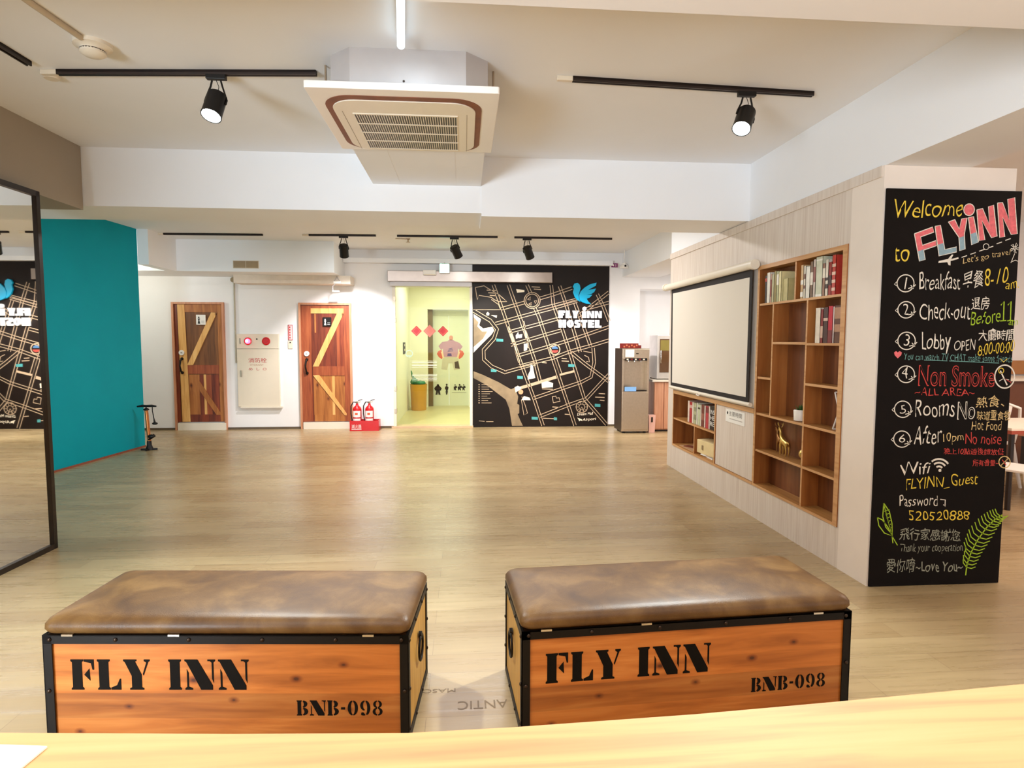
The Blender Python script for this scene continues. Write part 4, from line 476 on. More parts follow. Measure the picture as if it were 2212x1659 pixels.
# ------------------------------------------------------------------ stencil letters (unit height outlines)
def arc_piece(cx, cy, rx, ry, t, a0, a1, thin=.35, n=10):
    """crescent stroke of an ellipse, thick at the sides"""
    o, i = [], []
    for k in range(n + 1):
        a = math.radians(a0 + (a1 - a0) * k / n)
        o.append((cx + rx * math.cos(a), cy + ry * math.sin(a)))
        i.append((cx + (rx - t) * math.cos(a), cy + (ry - t * thin) * math.sin(a)))
    return o + i[::-1]
STEM = lambda x, w: [(x - .05, 0), (x + w + .05, 0), (x + w + .05, .05), (x + w, .09), (x + w, .91), (x + w + .05, .95), (x + w + .05, 1), (x - .05, 1), (x - .05, .95), (x, .91), (x, .09), (x - .05, .05)]
G = {
 'F': (.80, [STEM(.06, .33), [(.46, .93), (.46, 1), (.80, 1), (.80, .66), (.75, .66), (.70, .88)], [(.46, .50), (.64, .70), (.66, .30)]]),
 'L': (.80, [STEM(.06, .33), [(.46, 0), (.80, 0), (.80, .36), (.76, .36), (.66, .15), (.46, .07)]]),
 'Y': (.90, [[(0, 1), (0, .95), (.05, .92), (.27, .46), (.27, .08), (.20, .05), (.20, 0), (.68, 0), (.68, .05), (.61, .08), (.61, .50), (.40, .93), (.45, .95), (.45, 1)], [(.65, .52), (.78, .90), (.70, .95), (.70, 1), (.90, 1), (.90, .95), (.85, .92), (.68, .47)]]),
 'I': (.46, [STEM(.06, .33)]),
 'N': (1.04, [[(0, 0), (0, .05), (.07, .10), (.07, .68), (.13, .56), (.13, .10), (.26, .05), (.26, 0)], [(0, 1), (0, .95), (.06, .92), (.54, 0), (.94, 0), (.94, .14), (.44, 1)], [(.86, .95), (.78, .95), (.78, 1), (1.04, 1), (1.04, .95), (.98, .90), (.98, .22), (.92, .36), (.92, .90)]]),
 'B': (.74, [STEM(.05, .23), arc_piece(.37, .76, .31, .24, .22, -80, 80), arc_piece(.37, .26, .36, .26, .24, -80, 80)]),
 '-': (.34, [[(.04, .40), (.30, .40), (.30, .54), (.04, .54)]]),
 '0': (.70, [arc_piece(.36, .5, .33, .5, .20, 98, 262), arc_piece(.36, .5, .33, .5, .20, -82, 82)]),
 '9': (.70, [arc_piece(.35, .66, .31, .34, .18, 98, 262), arc_piece(.36, .5, .33, .5, .20, -70, 82), [(.08, .10), (.12, .02), (.28, 0), (.36, .02), (.34, .08), (.24, .2), (.12, .2)]]),
 '8': (.70, [arc_piece(.36, .75, .28, .25, .16, 98, 262), arc_piece(.36, .75, .28, .25, .16, -82, 82), arc_piece(.36, .26, .32, .26, .18, 98, 262), arc_piece(.36, .26, .32, .26, .18, -82, 82)]),
 ' ': (.42, []),
}
def stencil(word, mat, parent, x0, x1, z0, z1, y, name='stencil_letter', **kw):
    W = sum(G[c][0] + .10 for c in word) - .10
    k = (x1 - x0) / W; h = z1 - z0; x = 0
    for c in word:
        mb = MB()
        for poly in G[c][1]: mb.prism([(x0 + (x + a) * k, y - .0015, z0 + b * h) for a, b in poly], (0, .0015, 0))
        x += G[c][0] + .10
        if G[c][1]: mb.build(name, mat, parent, local=True, **kw)
        else: mb.bm.free()
# ------------------------------------------------------------------ storage benches
BL, BD_, BH = 1.30, .475, .405
bench = thing('storage_bench', 'FLY INN crate bench with brown leather seat, the left one of two', 'bench', (-.848, 2.148, 0), 'crate benches in front of the counter', rz=math.radians(-4.4))
def bench_parts(t):
    hx, y0, y1 = BL / 2, 0, BD_
    MB().box(-hx + .012, hx - .012, y0 + .008, y1 - .008, .012, BH).build('crate_body', M['pine'], t, local=True)
    for s in (-1, 1):
        MB().box(s * hx - .014 if s > 0 else -hx + .004, s * hx - .004 if s > 0 else -hx + .014, y0 + .03, y1 - .03, .03, BH - .03).build('end_panel', M['pine_end'], t, local=True, label='yellower pine end panel')
    f = MB(); a = .032; e = .004
    for s in (-1, 1):
        x = s * hx
        for yy, d in ((y0, 1), (y1, -1)):
            f.box(min(x, x - s * a), max(x, x - s * a), min(yy, yy + d * e), max(yy, yy + d * e), 0, BH)
            f.box(min(x, x - s * e), max(x, x - s * e), min(yy, yy + d * a), max(yy, yy + d * a), 0, BH)
        for zz, d in ((0, 1), (BH, -1)):
            f.box(min(x, x - s * e), max(x, x - s * e), y0, y1, min(zz, zz + d * a), max(zz, zz + d * a))
            f.box(min(x, x - s * .03), max(x, x - s * .03), y0, y1, min(zz, zz + d * e), max(zz, zz + d * e))
    for yy, d in ((y0, 1), (y1, -1)):
        for zz, dz in ((0, 1), (BH, -1)):
            f.box(-hx, hx, min(yy, yy + d * e), max(yy, yy + d * e), min(zz, zz + dz * a), max(zz, zz + dz * a))
            f.box(-hx, hx, min(yy, yy + d * a), max(yy, yy + d * a), min(zz, zz + dz * e), max(zz, zz + dz * e))
    f.build('angle_iron_frame', M['iron'], t, local=True)
    c = MB(); rings = []
    for z, ins in ((BH + .001, .010), (BH + .008, .002), (BH + .02, -.004), (BH + .036, -.003), (BH + .050, .006), (BH + .059, .020), (BH + .064, .040), (BH + .068, .075), (BH + .073, .15), (BH + .075, .2)):
        q = rr(-hx + ins, hx - ins, y0 + ins, y1 - ins, max(.012, .035 - abs(ins) * .05) if ins < .03 else max(.01, .03 - ins * .1), 6)
        rings.append([c.v((x, y, z)) for x, y in q])
    c.skin(rings).build('seat_cushion', M['leather'], t, smooth=60, local=True)
    proto = None
    spots = [(hx * k, -.002, BH - .016, 0) for k in (-.96, -.6, -.2, .2, .6, .96)] + [(s * (hx - .016), -.002, z, 0) for s in (-1, 1) for z in (.2, .03)]
    spots += [(s * (hx + .001), y, z, s) for s in (-1, 1) for y, z in ((.016, .38), (.016, .2), (.016, .05), (BD_ - .016, .38), (BD_ - .016, .25), (BD_ - .016, .12), (.16, BH - .016), (.32, BH - .016), (.16, .016), (.32, .016))]
    for x, y, z, s in spots:
        r = MB()
        if s == 0: r.ball((x, y, z), .0075, (1, .6, 1), 8)
        else: r.ball((x, y, z), .0075, (.6, 1, 1), 8)
        r.build('rivet', M['rivet'], t, smooth=60, local=True)
    for k in (-.86, -.28, .78): MB().box(hx * k - .02, hx * k + .02, -.004, .006, BH - .003, BH + .004).build('hinge', M['chrome'], t, local=True)
    for s in (-1, 1):
        h = MB(); n = 16
        h.tube([(s * (hx + .008), BD_ / 2 + .045 * math.cos(2 * PI * i / n), .24 + .05 * math.sin(2 * PI * i / n)) for i in range(n + 1)], .005, 8)
        h.cyl((s * hx, BD_ / 2, .29), (s * (hx + .012), BD_ / 2, .29), .014, n=12)
        h.build('ring_handle', M['iron'], t, smooth=60, local=True)
    x0 = -hx + .032; w = BL - .064
    stencil('FLY INN', M['stencil'], t, x0 + w * .047, x0 + w * .562, .200, .312, .008)
    stencil('BNB-098', M['stencil'], t, x0 + w * .698, x0 + w * .948, .104, .160, .008)
bench_parts(bench)
b2 = copy_tree(bench, 'FLY INN crate bench with brown leather seat, the right one of two')
b2.location = (.852, 2.132, 0); b2.rotation_euler = (0, 0, math.radians(3.2))
# ------------------------------------------------------------------ reception counter and the sheet on it
edge = [(-1.7, .70), (-1.0, .668), (-.475, .631), (-.238, .611), (-.059, .599), (.05, .600), (.246, .607), (.41, .617), (.655, .634), (1.2, .675), (1.8, .72)]
ct = thing('reception_counter', 'pale beech reception counter in the foreground', 'counter', (0, .2, 0))
MB().prism([(x, y, 1.008) for x, y in edge] + [(1.8, -.55, 1.008), (-1.7, -.55, 1.008)], (0, 0, .042)).build('worktop', M['counter'], ct, bevel=.003)
MB().prism([(x, y - .05, 0) for x, y in edge] + [(x, y - .07, 0) for x, y in edge[::-1]], (0, 0, 1.008)).build('counter_front', M['counter_front'], ct)
pp = thing('price_card', 'white printed card lying on the counter at lower left', 'card', (-.5, .56, 1.0505))
a = math.radians(-7)
def pc(x, y): return (-.409 + x * math.cos(a) - y * math.sin(a), .600 + x * math.sin(a) + y * math.cos(a))
MB().prism([(*pc(x, y), 1.0505) for x, y in ((-.21, 0), (0, 0), (0, -.148), (-.21, -.148))], (0, 0, .002)).build('card_sheet', M['paper'], pp)
k = MB()
for x, y, l in ((-.062, -.030, .012), (-.047, -.030, .013), (-.062, -.05, .04), (-.06, -.06, .035)):
    k.prism([(*pc(x, y), 1.0526) for x, y in ((x, y), (x + l, y), (x + l, y - .005), (x, y - .005))], (0, 0, .0003))
k.build('card_print', plain('grey_ink', rgb(150, 135, 125)), pp)
# ------------------------------------------------------------------ ceiling cassette air conditioner
ac = thing('air_conditioner', 'square white ceiling cassette air conditioner hanging in front of the beam', 'air conditioner', (-.295, 3.555, 2.66))
ax0, ax1, ay0, ay1 = -.772, .182, 3.085, 4.035
MB().prism([(x, y, 2.672) for x, y in rr(ax0, ax1, ay0, ay1, .012, 3)], (0, 0, .035)).build('panel', M['white_plastic'], ac, bevel=.004)
k = .10
MB().prism([(x, y, 2.707) for x, y in ((-.67 + k, 3.2), (.115 - k, 3.2), (.13, 3.2 + k), (.13, 3.95 - k), (.13 - k, 3.95), (-.67 + k, 3.95), (-.685, 3.95 - k), (-.685, 3.2 + k))], (0, 0, CEIL - 2.707)).build('body', M['grey_metal'], ac)
MB().prism([(x, y, 2.6695) for x, y in rr(-.714, .098, 3.165, 4.012, .15, 8)], (0, 0, .003)).build('louvre_slot', plain('brown_louvre_ring', rgb(122, 66, 40), .5, var=.2), ac)  # flat brown ring around the intake cover
MB().prism([(x, y, 2.664) for x, y in rr(-.682, .066, 3.212, 4.006, .13, 8)], (0, 0, .006)).build('intake_cover', M['cream2'], ac, bevel=.002)
MB().box(-.585, -.035, 3.39, 3.965, 2.6630, 2.6645).build('intake_opening', M['dark'], ac)
g = MB(); n = 42
for i in range(n + 1):
    x = -.585 + .55 * i / n; g.box(x - .0019, x + .0019, 3.385, 3.97, 2.6605, 2.664)
for y in (3.388, 3.533, 3.677, 3.822, 3.967): g.box(-.59, -.03, y - .007, y + .007, 2.660, 2.664)
g.build('intake_grille', M['cream2'], ac)
s = MB()
for x in (-.64, .02): s.box(x - .001, x + .001, 3.36, 3.99, 2.6632, 2.6642)
s.build('cover_seam', plain('brown_seam_line', rgb(120, 100, 80)), ac)  # thin brown seam lines across the cover
for x, y in ((-.735, 3.42), (.165, 3.42), (-.735, 3.8), (.165, 3.8)):
    r = MB().cyl((x, y, 2.70), (x, y, CEIL), .006, n=8).build('hanger_rod', M['steel'], ac, smooth=40)
    MB().box(min(x, x + (.05 if x < 0 else -.05)), max(x, x + (.05 if x < 0 else -.05)), y - .012, y + .012, 2.765, 2.771).cyl((x, y, 2.757), (x, y, 2.782), .013, n=6).build('bracket', M['steel'], r)
MB().cyl((-.30, 3.198, 2.762), (-.30, 3.202, 2.762), .006, n=10).build('screw', M['rivet'], ac)
# ------------------------------------------------------------------ LED batten, tracks, spotlights
lt = thing('led_batten', 'lit LED tube on the ceiling in front of the air conditioner', 'lamp', (-.25, 2.5, 2.86))
pa, pb = Vector((-.299, 3.055, 2.874)), Vector((-.19, 1.95, 2.874))
MB().tube([pa + Vector((0, .01, 0)), pb], .019, 12).build('led_tube', M['tube'], lt, smooth=40)
MB().prism([(pa.x - .018, pa.y, 2.892), (pa.x + .018, pa.y, 2.892), (pb.x + .018, pb.y, 2.892), (pb.x - .018, pb.y, 2.892)], (0, 0, .028)).build('batten_base', M['white_plastic'], lt)
def track(label, p0, p1, feed=None, group='black ceiling light tracks'):
    p0 = Vector((*p0, CEIL)); p1 = Vector((*p1, CEIL)); t = thing('light_track', label, 'light track', ((p0 + p1) / 2) - Vector((0, 0, .035)), group)
    d = (p1 - p0).normalized(); s = Vector((-d.y, d.x, 0)) * .0145
    r = MB().prism([p0 - s, p0 - s * .35, p1 - s * .35, p1 - s], (0, 0, -.026)); r.prism([p0 + s, p0 + s * .35, p1 + s * .35, p1 + s], (0, 0, -.026)); r.prism([p0 - s, p0 + s, p1 + s, p1 - s], (0, 0, -.014))
    r.build('rail', M['dark'], t)
    if feed == 'a' or feed == 'b':
        q, e = (p0, -d) if feed == 'a' else (p1, d)
        MB().prism([q - s * 1.0, q + s * 1.0, q + s * .9 + e * .09, q - s * .9 + e * .09], (0, 0, -.026)).build('end_feed', M['cream'], t, bevel=.004)
    return t
track('black ceiling track left of the air conditioner', (-2.209, 3.60), (-.80, 3.49), 'a')
track('black ceiling track running towards the camera at far left', (-2.345, 1.92), (-2.289, 3.50), None)
track('black ceiling track right of the air conditioner', (.609, 3.445), (2.06, 3.53), 'a')
track('bare black track on the rear ceiling above the left wooden door', (-4.12, 8.80), (-2.774, 8.74), 'a')
track('short black rear track above the right wooden door', (-2.14, 8.70), (-1.218, 8.66), 'a')
track('black rear track above the glass door', (-.926, 8.66), (.477, 8.62), 'b')
track('black rear track above the map mural', (.714, 8.63), (2.114, 8.62), None)
tag(MB().cyl((-2.28, 3.66, CEIL), (-2.28, 3.66, CEIL - .025), .048, .035, 24).build('ceiling_rose', M['cream'], None, smooth=40), 'small cream cover plate at the corner where the left tracks meet', 'cover plate')
def spotlight(label, x, y, axis, lit, scale=1.0, metal='black'):
    t = thing('track_spotlight', label, 'spotlight', (x, y, CEIL - .035), 'black track spotlights')
    k = scale; top = Vector((x, y, CEIL - .035)); axis = Vector(axis).normalized()
    MB().box(x - .05 * k, x + .05 * k, y - .016, y + .016, CEIL - .05, CEIL - .024).build('track_adapter', M['black'], t, bevel=.003)
    piv = top + Vector((0, 0, -.105 * k)) + axis * .02
    side = axis.cross(Vector((0, 1, 0))).normalized(); r = .049 * k
    a0, a1 = piv - axis * .035 * k, piv + axis * .105 * k
    yk = MB()
    for s in (-1, 1): yk.tube([top + Vector((s * .022 * k, 0, -.02)), top + Vector((s * .03 * k, 0, -.05 * k)), piv + side * (s * (r + .004)) - axis * .01, piv + side * (s * (r + .004)) + axis * .02], .005 * k, 6)
    yk.build('yoke', M['black'], t, smooth=50)
    c = MB(); c.lathe([(r * .86, 0), (r, .006), (r, .11 * k), (r * 1.04, .14 * k), (r * .95, .14 * k), (r * .9, .128 * k)], a0, 24, axis)
    c.build('lamp_can', M[metal], t, smooth=35)
    L = MB(); L.lathe([(r * .9, 0), (r * .9, .004)], a0 + axis * (.134 * k), 24, axis); L.build('lens', M['lens'], t, smooth=40)
    w = MB(); w.tube([top + Vector((0, 0, -.02)), top + Vector((.012, 0, -.05 * k)), a0 + axis * .005], .002, 5); w.build('cable', M['black'], t)
    return a0 + axis * (.145 * k), axis
SPOTS = [spotlight('lit spotlight on the track left of the air conditioner', -1.345, 3.53, (-.10, -.42, -.9), True, 1.05, 'black'),
         spotlight('lit spotlight on the track right of the air conditioner', 1.645, 3.506, (-.40, -.42, -.82), True, 1.05, 'black'),
         spotlight('rear spotlight above the right wooden door', -1.665, 8.68, (-.06, .55, -.8), True, 1.25),
         spotlight('rear spotlight in front of the glass door', -.13, 8.645, (.38, .5, -.75), True, 1.25),
         spotlight('rear spotlight shining on the map mural', .895, 8.63, (.36, .5, -.75), True, 1.25)]
# smoke detector with its conduit, small sprinkler
sd = thing('smoke_detector', 'cream round smoke detector at the end of a conduit, upper left', 'smoke detector', (-1.835, 3.27, 2.86))
MB().lathe([(.085, 0), (.085, -.018), (.07, -.022), (.055, -.03), (.058, -.05), (.04, -.062), (.004, -.066)], (-1.835, 3.27, CEIL), 28).build('detector_head', M['cream2'], sd, smooth=40)
MB().cyl((-1.835, 3.27, CEIL - .036), (-1.835, 3.27, CEIL - .044), .0565, n=24).build('vent_slot', M['rivet'], sd, smooth=40)
MB().tube([(-1.842, 3.19, CEIL - .012), (-1.87, 2.9, CEIL - .012), (-1.93, 1.9, CEIL - .012)], .014, 8).build('conduit', plain('beige_conduit', rgb(196, 180, 156), .5), sd, smooth=50)
tag(MB().lathe([(.03, 0), (.03, -.012), (.012, -.02), (.012, -.045), (.03, -.05), (.03, -.055)], (-.80, 8.95, CEIL), 16).tube([(-.80, 8.95, CEIL - .008), (-.98, 8.93, CEIL - .008)], .006, 6).build('sprinkler', M['steel'], None, smooth=40), 'small steel sprinkler head on the rear ceiling near the glass door', 'sprinkler')
# ------------------------------------------------------------------ tall mirror
mr = thing('standing_mirror', 'tall black-framed mirror on the left wall', 'mirror', (-2.86, 3.4, 0))
def mpt(s, off=0.0):      # s = distance towards the camera from the far edge
    d = Vector((.03, 1, 0)).normalized(); n = Vector((1, -.03, 0)).normalized()
    return Vector((-2.848, 4.372, 0)) - d * s + n * off
def mbox(mb, s0, s1, o0, o1, z0, z1):
    q = [mpt(s0, o0), mpt(s1, o0), mpt(s1, o1), mpt(s0, o1)]
    mb.prism([(p.x, p.y, z0) for p in q], (0, 0, z1 - z0)); return mb
mbox(MB(), .02, 2.2, -.03, -.004, .03, 2.41).build('mirror_glass', M['mirror'], mr)
f = MB(); mbox(f, 0, .032, -.045, .012, .0, 2.44); mbox(f, 2.19, 2.22, -.045, .012, .0, 2.44); mbox(f, 0, 2.22, -.045, .012, 2.405, 2.44); mbox(f, 0, 2.22, -.045, .012, 0, .035)
f.build('mirror_frame', plain('black_bronze_frame', rgb(40, 28, 18), .3, .4, var=.15), mr)
# ------------------------------------------------------------------ far wall fittings
vg = thing('air_vent', 'twin beige air grille on the beam above the fire hydrant cabinet', 'air vent', (-3.26, 9.3, 2.55))
VX0, VX1, VZ0, VZ1 = -3.385, -3.02, 2.508, 2.619
MB().box(VX0, VX1, 9.288, 9.3, VZ0, VZ1).build('grille_frame', plain('beige_vent_frame', rgb(205, 190, 165), .5), vg)
for a, b in ((VX0 + .008, (VX0 + VX1) / 2 - .006), ((VX0 + VX1) / 2 + .006, VX1 - .008)):
    g = MB()
    for i in range(9): z = VZ0 + .012 + i * .0105; g.box(a, b, 9.283, 9.29, z, z + .006)
    g.box(a, b, 9.2865, 9.288, VZ0 + .008, VZ1 - .008)
    g.build('louvre_panel', plain('tan_vent_louvre', rgb(165, 142, 108), .5), vg)
cp = thing('cable_conduit', 'grey conduit pipe with a round box at its top, left of the hydrant cabinet', 'conduit', (-3.63, D, 1.07))
MB().tube([(-3.664, D - .02, 2.40), (-3.668, D - .02, 1.15), (-3.666, D - .02, 1.08)], .013, 8).build('pipe', plain('grey_beige_pipe', rgb(178, 170, 150), .45), cp, smooth=50)
MB().cyl((-3.664, D, 2.41), (-3.664, D - .06, 2.41), .042, n=20).cyl((-3.664, D - .06, 2.41), (-3.664, D - .07, 2.41), .02, n=12).build('junction_box', plain('tan_box', rgb(150, 132, 100), .5), cp, smooth=40)
hc = thing('fire_hydrant_cabinet', 'cream fire hydrant cabinet with red lamp and red alarm button', 'hydrant cabinet', (-3.31, D, .36))
hx0, hx1 = -3.645, -2.985
MB().box(hx0, hx1, D - .045, D, 1.315, 1.55).build('alarm_panel', M['cream'], hc, bevel=.004)
MB().box(hx0, hx1, D - .04, D, .375, 1.31).build('cabinet_door', M['cream'], hc, bevel=.004)
MB().box(hx0 + .04, hx1 + .03, D - .06, D, .355, .375).build('drip_ledge', M['cream2'], hc)  # wider ledge along the bottom of the cabinet
rl = MB().lathe([(.06, 0), (.06, .012), (.045, .015)], (-3.463, D - .045, 1.434), 20, (0, -1, 0)).build('lamp_base', M['red'], hc, smooth=40)
MB().ball((-3.463, D - .065, 1.434), .042, (1, .8, 1), 16).build('red_lamp', M['redlamp'], rl, smooth=60)
MB().ball((-3.466, D - .09, 1.436), .022, (1, .8, 1), 12).build('lamp_core', M['redlamp_hot'], rl, smooth=60)
MB().lathe([(.064, 0), (.064, .01), (.05, .014), (.048, .008), (.02, .008), (.018, .014), (.002, .014)], (-3.179, D - .045, 1.435), 28, (0, -1, 0)).build('alarm_button', M['red'], hc, smooth=30)
MB().cyl((-3.325, D - .045, 1.468), (-3.325, D - .05, 1.468), .012, n=12).build('indicator', M['rivet'], hc)
MB().box(-3.592, -3.584, D - .05, D - .045, 1.39, 1.48).build('name_plate', M['rivet'], hc)
MB().box(-3.592, -3.572, D - .055, D - .04, .865, .965).build('latch', M['steel'], hc, bevel=.003)
rp = plain('red_lettering', rgb(190, 50, 50), .5)
text('消防栓', 'lettering', rp, hc, (-3.468, D - .0405, 1.088), (-3.182, D - .0405, 1.088), (0, 0, 1), .078)
text('HYDRANT', 'lettering', plain('faded_lettering', rgb(190, 150, 120), .5), hc, (-3.44, D - .0405, 1.038), (-3.23, D - .0405, 1.038), (0, 0, 1), .028)
text('め  し  ○', 'lettering', rp, hc, (-3.465, D - .0405, .962), (-3.19, D - .0405, .962), (0, 0, 1), .045)
rs = thing('alarm_notice', 'narrow red-bordered vertical notice with a switch plate under it', 'notice', (-2.805, D, 1.31))
MB().box(-2.842, -2.770, D - .008, D, 1.452, 1.70).build('notice_plate', plain('pale_pink_plate', rgb(244, 206, 204), .5), rs)
b = MB()
for q in ((-2.842, -2.770, 1.692, 1.70), (-2.842, -2.770, 1.452, 1.46), (-2.842, -2.832, 1.452, 1.70), (-2.776, -2.770, 1.452, 1.70)): b.box(q[0], q[1], D - .010, D - .008, q[2], q[3])
for i in range(5): b.box(-2.822, -2.806, D - .010, D - .008, 1.48 + i * .042, 1.505 + i * .042)
b.build('red_print', M['red'], rs)
w = MB().box(-2.846, -2.774, D - .012, D, 1.316, 1.442).build('switch_plate', M['cream'], rs, bevel=.003)
MB().cyl((-2.81, D - .012, 1.415), (-2.81, D - .018, 1.415), .010, n=12).build('push_switch', M['rivet'], w)
em = thing('emergency_light', 'white twin-arm emergency light on the beige duct', 'emergency light', (-2.0, 9.74, 2.2))
MB().box(-2.03, -1.91, 9.70, 9.738, 2.335, 2.375).build('housing', M['white_plastic'], em, bevel=.004)
MB().tube([(-2.0, 9.715, 2.335), (-2.04, 9.71, 2.30), (-2.04, 9.71, 2.215), (-2.02, 9.71, 2.205)], .006, 6).tube([(-1.98, 9.73, 2.44), (-2.02, 9.725, 2.37)], .004, 6).tube([(-1.98, 9.73, 2.44), (-1.93, 9.725, 2.37)], .004, 6).build('wire_bracket', plain('grey_wire', rgb(170, 165, 168), .4), em, smooth=50)
MB().box(-2.045, -1.94, 9.68, 9.74, 2.205, 2.228).build('lamp_head', M['white_plastic'], em, bevel=.004)
MB().cyl((-1.98, 9.742, 2.442), (-1.98, 9.728, 2.442), .012, n=10).build('mount', M['steel'], em)
nt_ = thing('wall_notice', 'faint white paper notice on the wall between the red door and the glass door', 'notice', (-1.55, D, 1.45))
MB().box(-1.66, -1.43, D - .003, D, 1.455, 1.655).build('sheet', plain('faded_paper', rgb(238, 226, 222), .6), nt_)
b = MB(); b.box(-1.6, -1.5, D - .004, D - .003, 1.62, 1.63); b.box(-1.635, -1.56, D - .004, D - .003, 1.53, 1.6); b.box(-1.635, -1.47, D - .004, D - .003, 1.475, 1.5)
b.build('faded_print', plain('faint_pink_print', rgb(236, 206, 204), .6), nt_)
# extinguishers in their red box
eb = thing('extinguisher_stand', 'red floor box with white lettering holding two fire extinguishers', 'extinguisher stand', (-1.6, 9.88, 0))
e = MB(); e.box(-1.83, -1.37, 9.775, 9.787, 0, .165); e.box(-1.83, -1.37, 9.975, 9.987, 0, .165); e.box(-1.83, -1.818, 9.787, 9.975, 0, .165); e.box(-1.382, -1.37, 9.787, 9.975, 0, .165); e.box(-1.818, -1.382, 9.787, 9.975, .0, .02)
e.build('stand_box', M['red'], eb)
text('滅火器', 'lettering', M['white_plastic'], eb, (-1.80, 9.7745, .045), (-1.645, 9.7745, .045), (0, 0, 1), .06)
MB().box(-1.80, -1.645, 9.774, 9.775, .025, .035).build('lettering', M['white_plastic'], eb)
def extinguisher(x, label):
    t = thing('fire_extinguisher', label, 'fire extinguisher', (x, 9.88, .021), 'fire extinguishers in the red box')
    MB().lathe([(.062, 0), (.07, .006), (.07, .31), (.066, .335), (.05, .36), (.026, .378), (.02, .40), (.02, .415)], (x, 9.88, .021), 24).build('cylinder', M['red'], t, smooth=40)
    v = MB().cyl((x, 9.88, .43), (x, 9.88, .462), .018, n=14).box(x - .012, x + .06, 9.872, 9.888, .462, .472).box(x - .012, x + .05, 9.872, 9.888, .446, .452)
    v.build('valve', M['steel'], t)
    MB().tube([(x + .02, 9.88, .478), (x + .05, 9.878, .49), (x + .085, 9.875, .498)], .006, 6).build('lever', M['black'], t)
    MB().tube([(x - .01, 9.87, .455), (x - .055, 9.845, .46), (x - .085, 9.83, .40), (x - .088, 9.83, .28), (x - .07, 9.815, .16)], .009, 8).build('hose', M['black'], t, smooth=50)
    for z0, z1, mt in ((.075, .175, 'paper'), (.195, .30, 'paper')):
        l = MB(); r = .0712; A = [math.radians(-145 + 11 * i) for i in range(11)]
        a = [l.v((x + r * math.cos(q), 9.88 + r * math.sin(q), z0 + .021)) for q in A]; c = [l.v((x + r * math.cos(q), 9.88 + r * math.sin(q), z1 + .021)) for q in A]
        for i in range(10): l.f([a[i], a[i + 1], c[i + 1], c[i]])
        l.build('label_sticker', M[mt], t, smooth=60)
    l = MB(); r = .0718; A = [math.radians(-110 + 9 * i) for i in range(5)]
    a = [l.v((x + r * math.cos(q), 9.88 + r * math.sin(q), .255)) for q in A]; c = [l.v((x + r * math.cos(q), 9.88 + r * math.sin(q), .29)) for q in A]
    for i in range(4): l.f([a[i], a[i + 1], c[i + 1], c[i]])
    l.build('label_print', plain('orange_print', rgb(224, 90, 50)), t)
extinguisher(-1.726, 'left red fire extinguisher, beside the wooden door')
extinguisher(-1.530, 'right red fire extinguisher, nearer the glass door')
# lit exit sign, door sensor
xs = thing('exit_sign', 'glowing green-blue exit sign above the glass door', 'exit sign', (-.31, 9.93, 2.53))
MB().box(-.392, -.228, 9.90, 9.95, 2.535, 2.69).build('sign_box', M['white_plastic'], xs, bevel=.004)
MB().box(-.382, -.238, 9.896, 9.90, 2.545, 2.68).build('lit_face', M['exit'], xs)
MB().cyl((-.31, 9.925, 2.69), (-.31, 9.925, 2.705), .008, n=8).build('hanger', M['steel'], xs)
ds = thing('door_sensor', 'white motion sensor box on the glass door header', 'sensor', (-.55, D - .13, 2.5))
MB().box(-.655, -.448, D - .18, D - .13, 2.505, 2.585).build('sensor_box', M['white_plastic'], ds, bevel=.006)
MB().box(-.64, -.46, D - .183, D - .18, 2.505, 2.52).build('sensor_window', M['cream'], ds)
# stickers on the glass
for i, (x, h, c, lb) in enumerate(((-.782, .088, 'red', 'left red paper diamond stuck on the glass door'), (-.566, .105, 'pink', 'pink paper diamond in the middle of the three on the glass door'), (-.346, .088, 'red', 'right red paper diamond stuck on the glass door'))):
    y = D + .018
    t = thing('paper_diamond', lb, 'door sticker', (x, y, 1.52), 'paper diamonds on the glass door')
    MB().prism([(x, y, 1.608 - h), (x + h, y, 1.608), (x, y, 1.608 + h), (x - h, y, 1.608)], (0, .0015, 0)).build('diamond_sheet', plain('diamond_%s' % c, rgb(214, 52, 62) if c == 'red' else rgb(238, 138, 122), .5, var=.08), t)
    g = .7
    MB().ribbon([(x, y, 1.608 - h * g), (x + h * g, y, 1.608), (x, y, 1.608 + h * g), (x - h * g, y, 1.608), (x, y, 1.608 - h * g)], .007, (0, -1, 0)).build('border_print', plain('gold_print', rgb(240, 130, 100), .4) if c == 'red' else plain('pink_print', rgb(244, 160, 150), .4), t)
tag(MB().ribbon([(-.905 + .055 * math.cos(i * PI / 10), D + .018, 1.235 + .055 * math.sin(i * PI / 10)) for i in range(21)], .012, (0, -1, 0), .001).box(-.94, -.87, D + .0175, D + .018, 1.195, 1.205).build('round_sticker', plain('pale_teal_print', rgb(176, 206, 180), .5)), 'faint teal round sticker on the glass near the lift button', 'door sticker')
for z, lb in ((1.005, 'upper'), (.78, 'lower')):
    s = MB()
    for k in range(5): s.box(-.86, -.45, D + .0175, D + .018, z + k * .026, z + k * .026 + .006 + (k % 2) * .008)
    tag(s.build('frosted_strip', plain('frosted_print', rgb(214, 216, 190), .6)), lb + ' band of thin frosted lines on the glass door', 'door sticker')
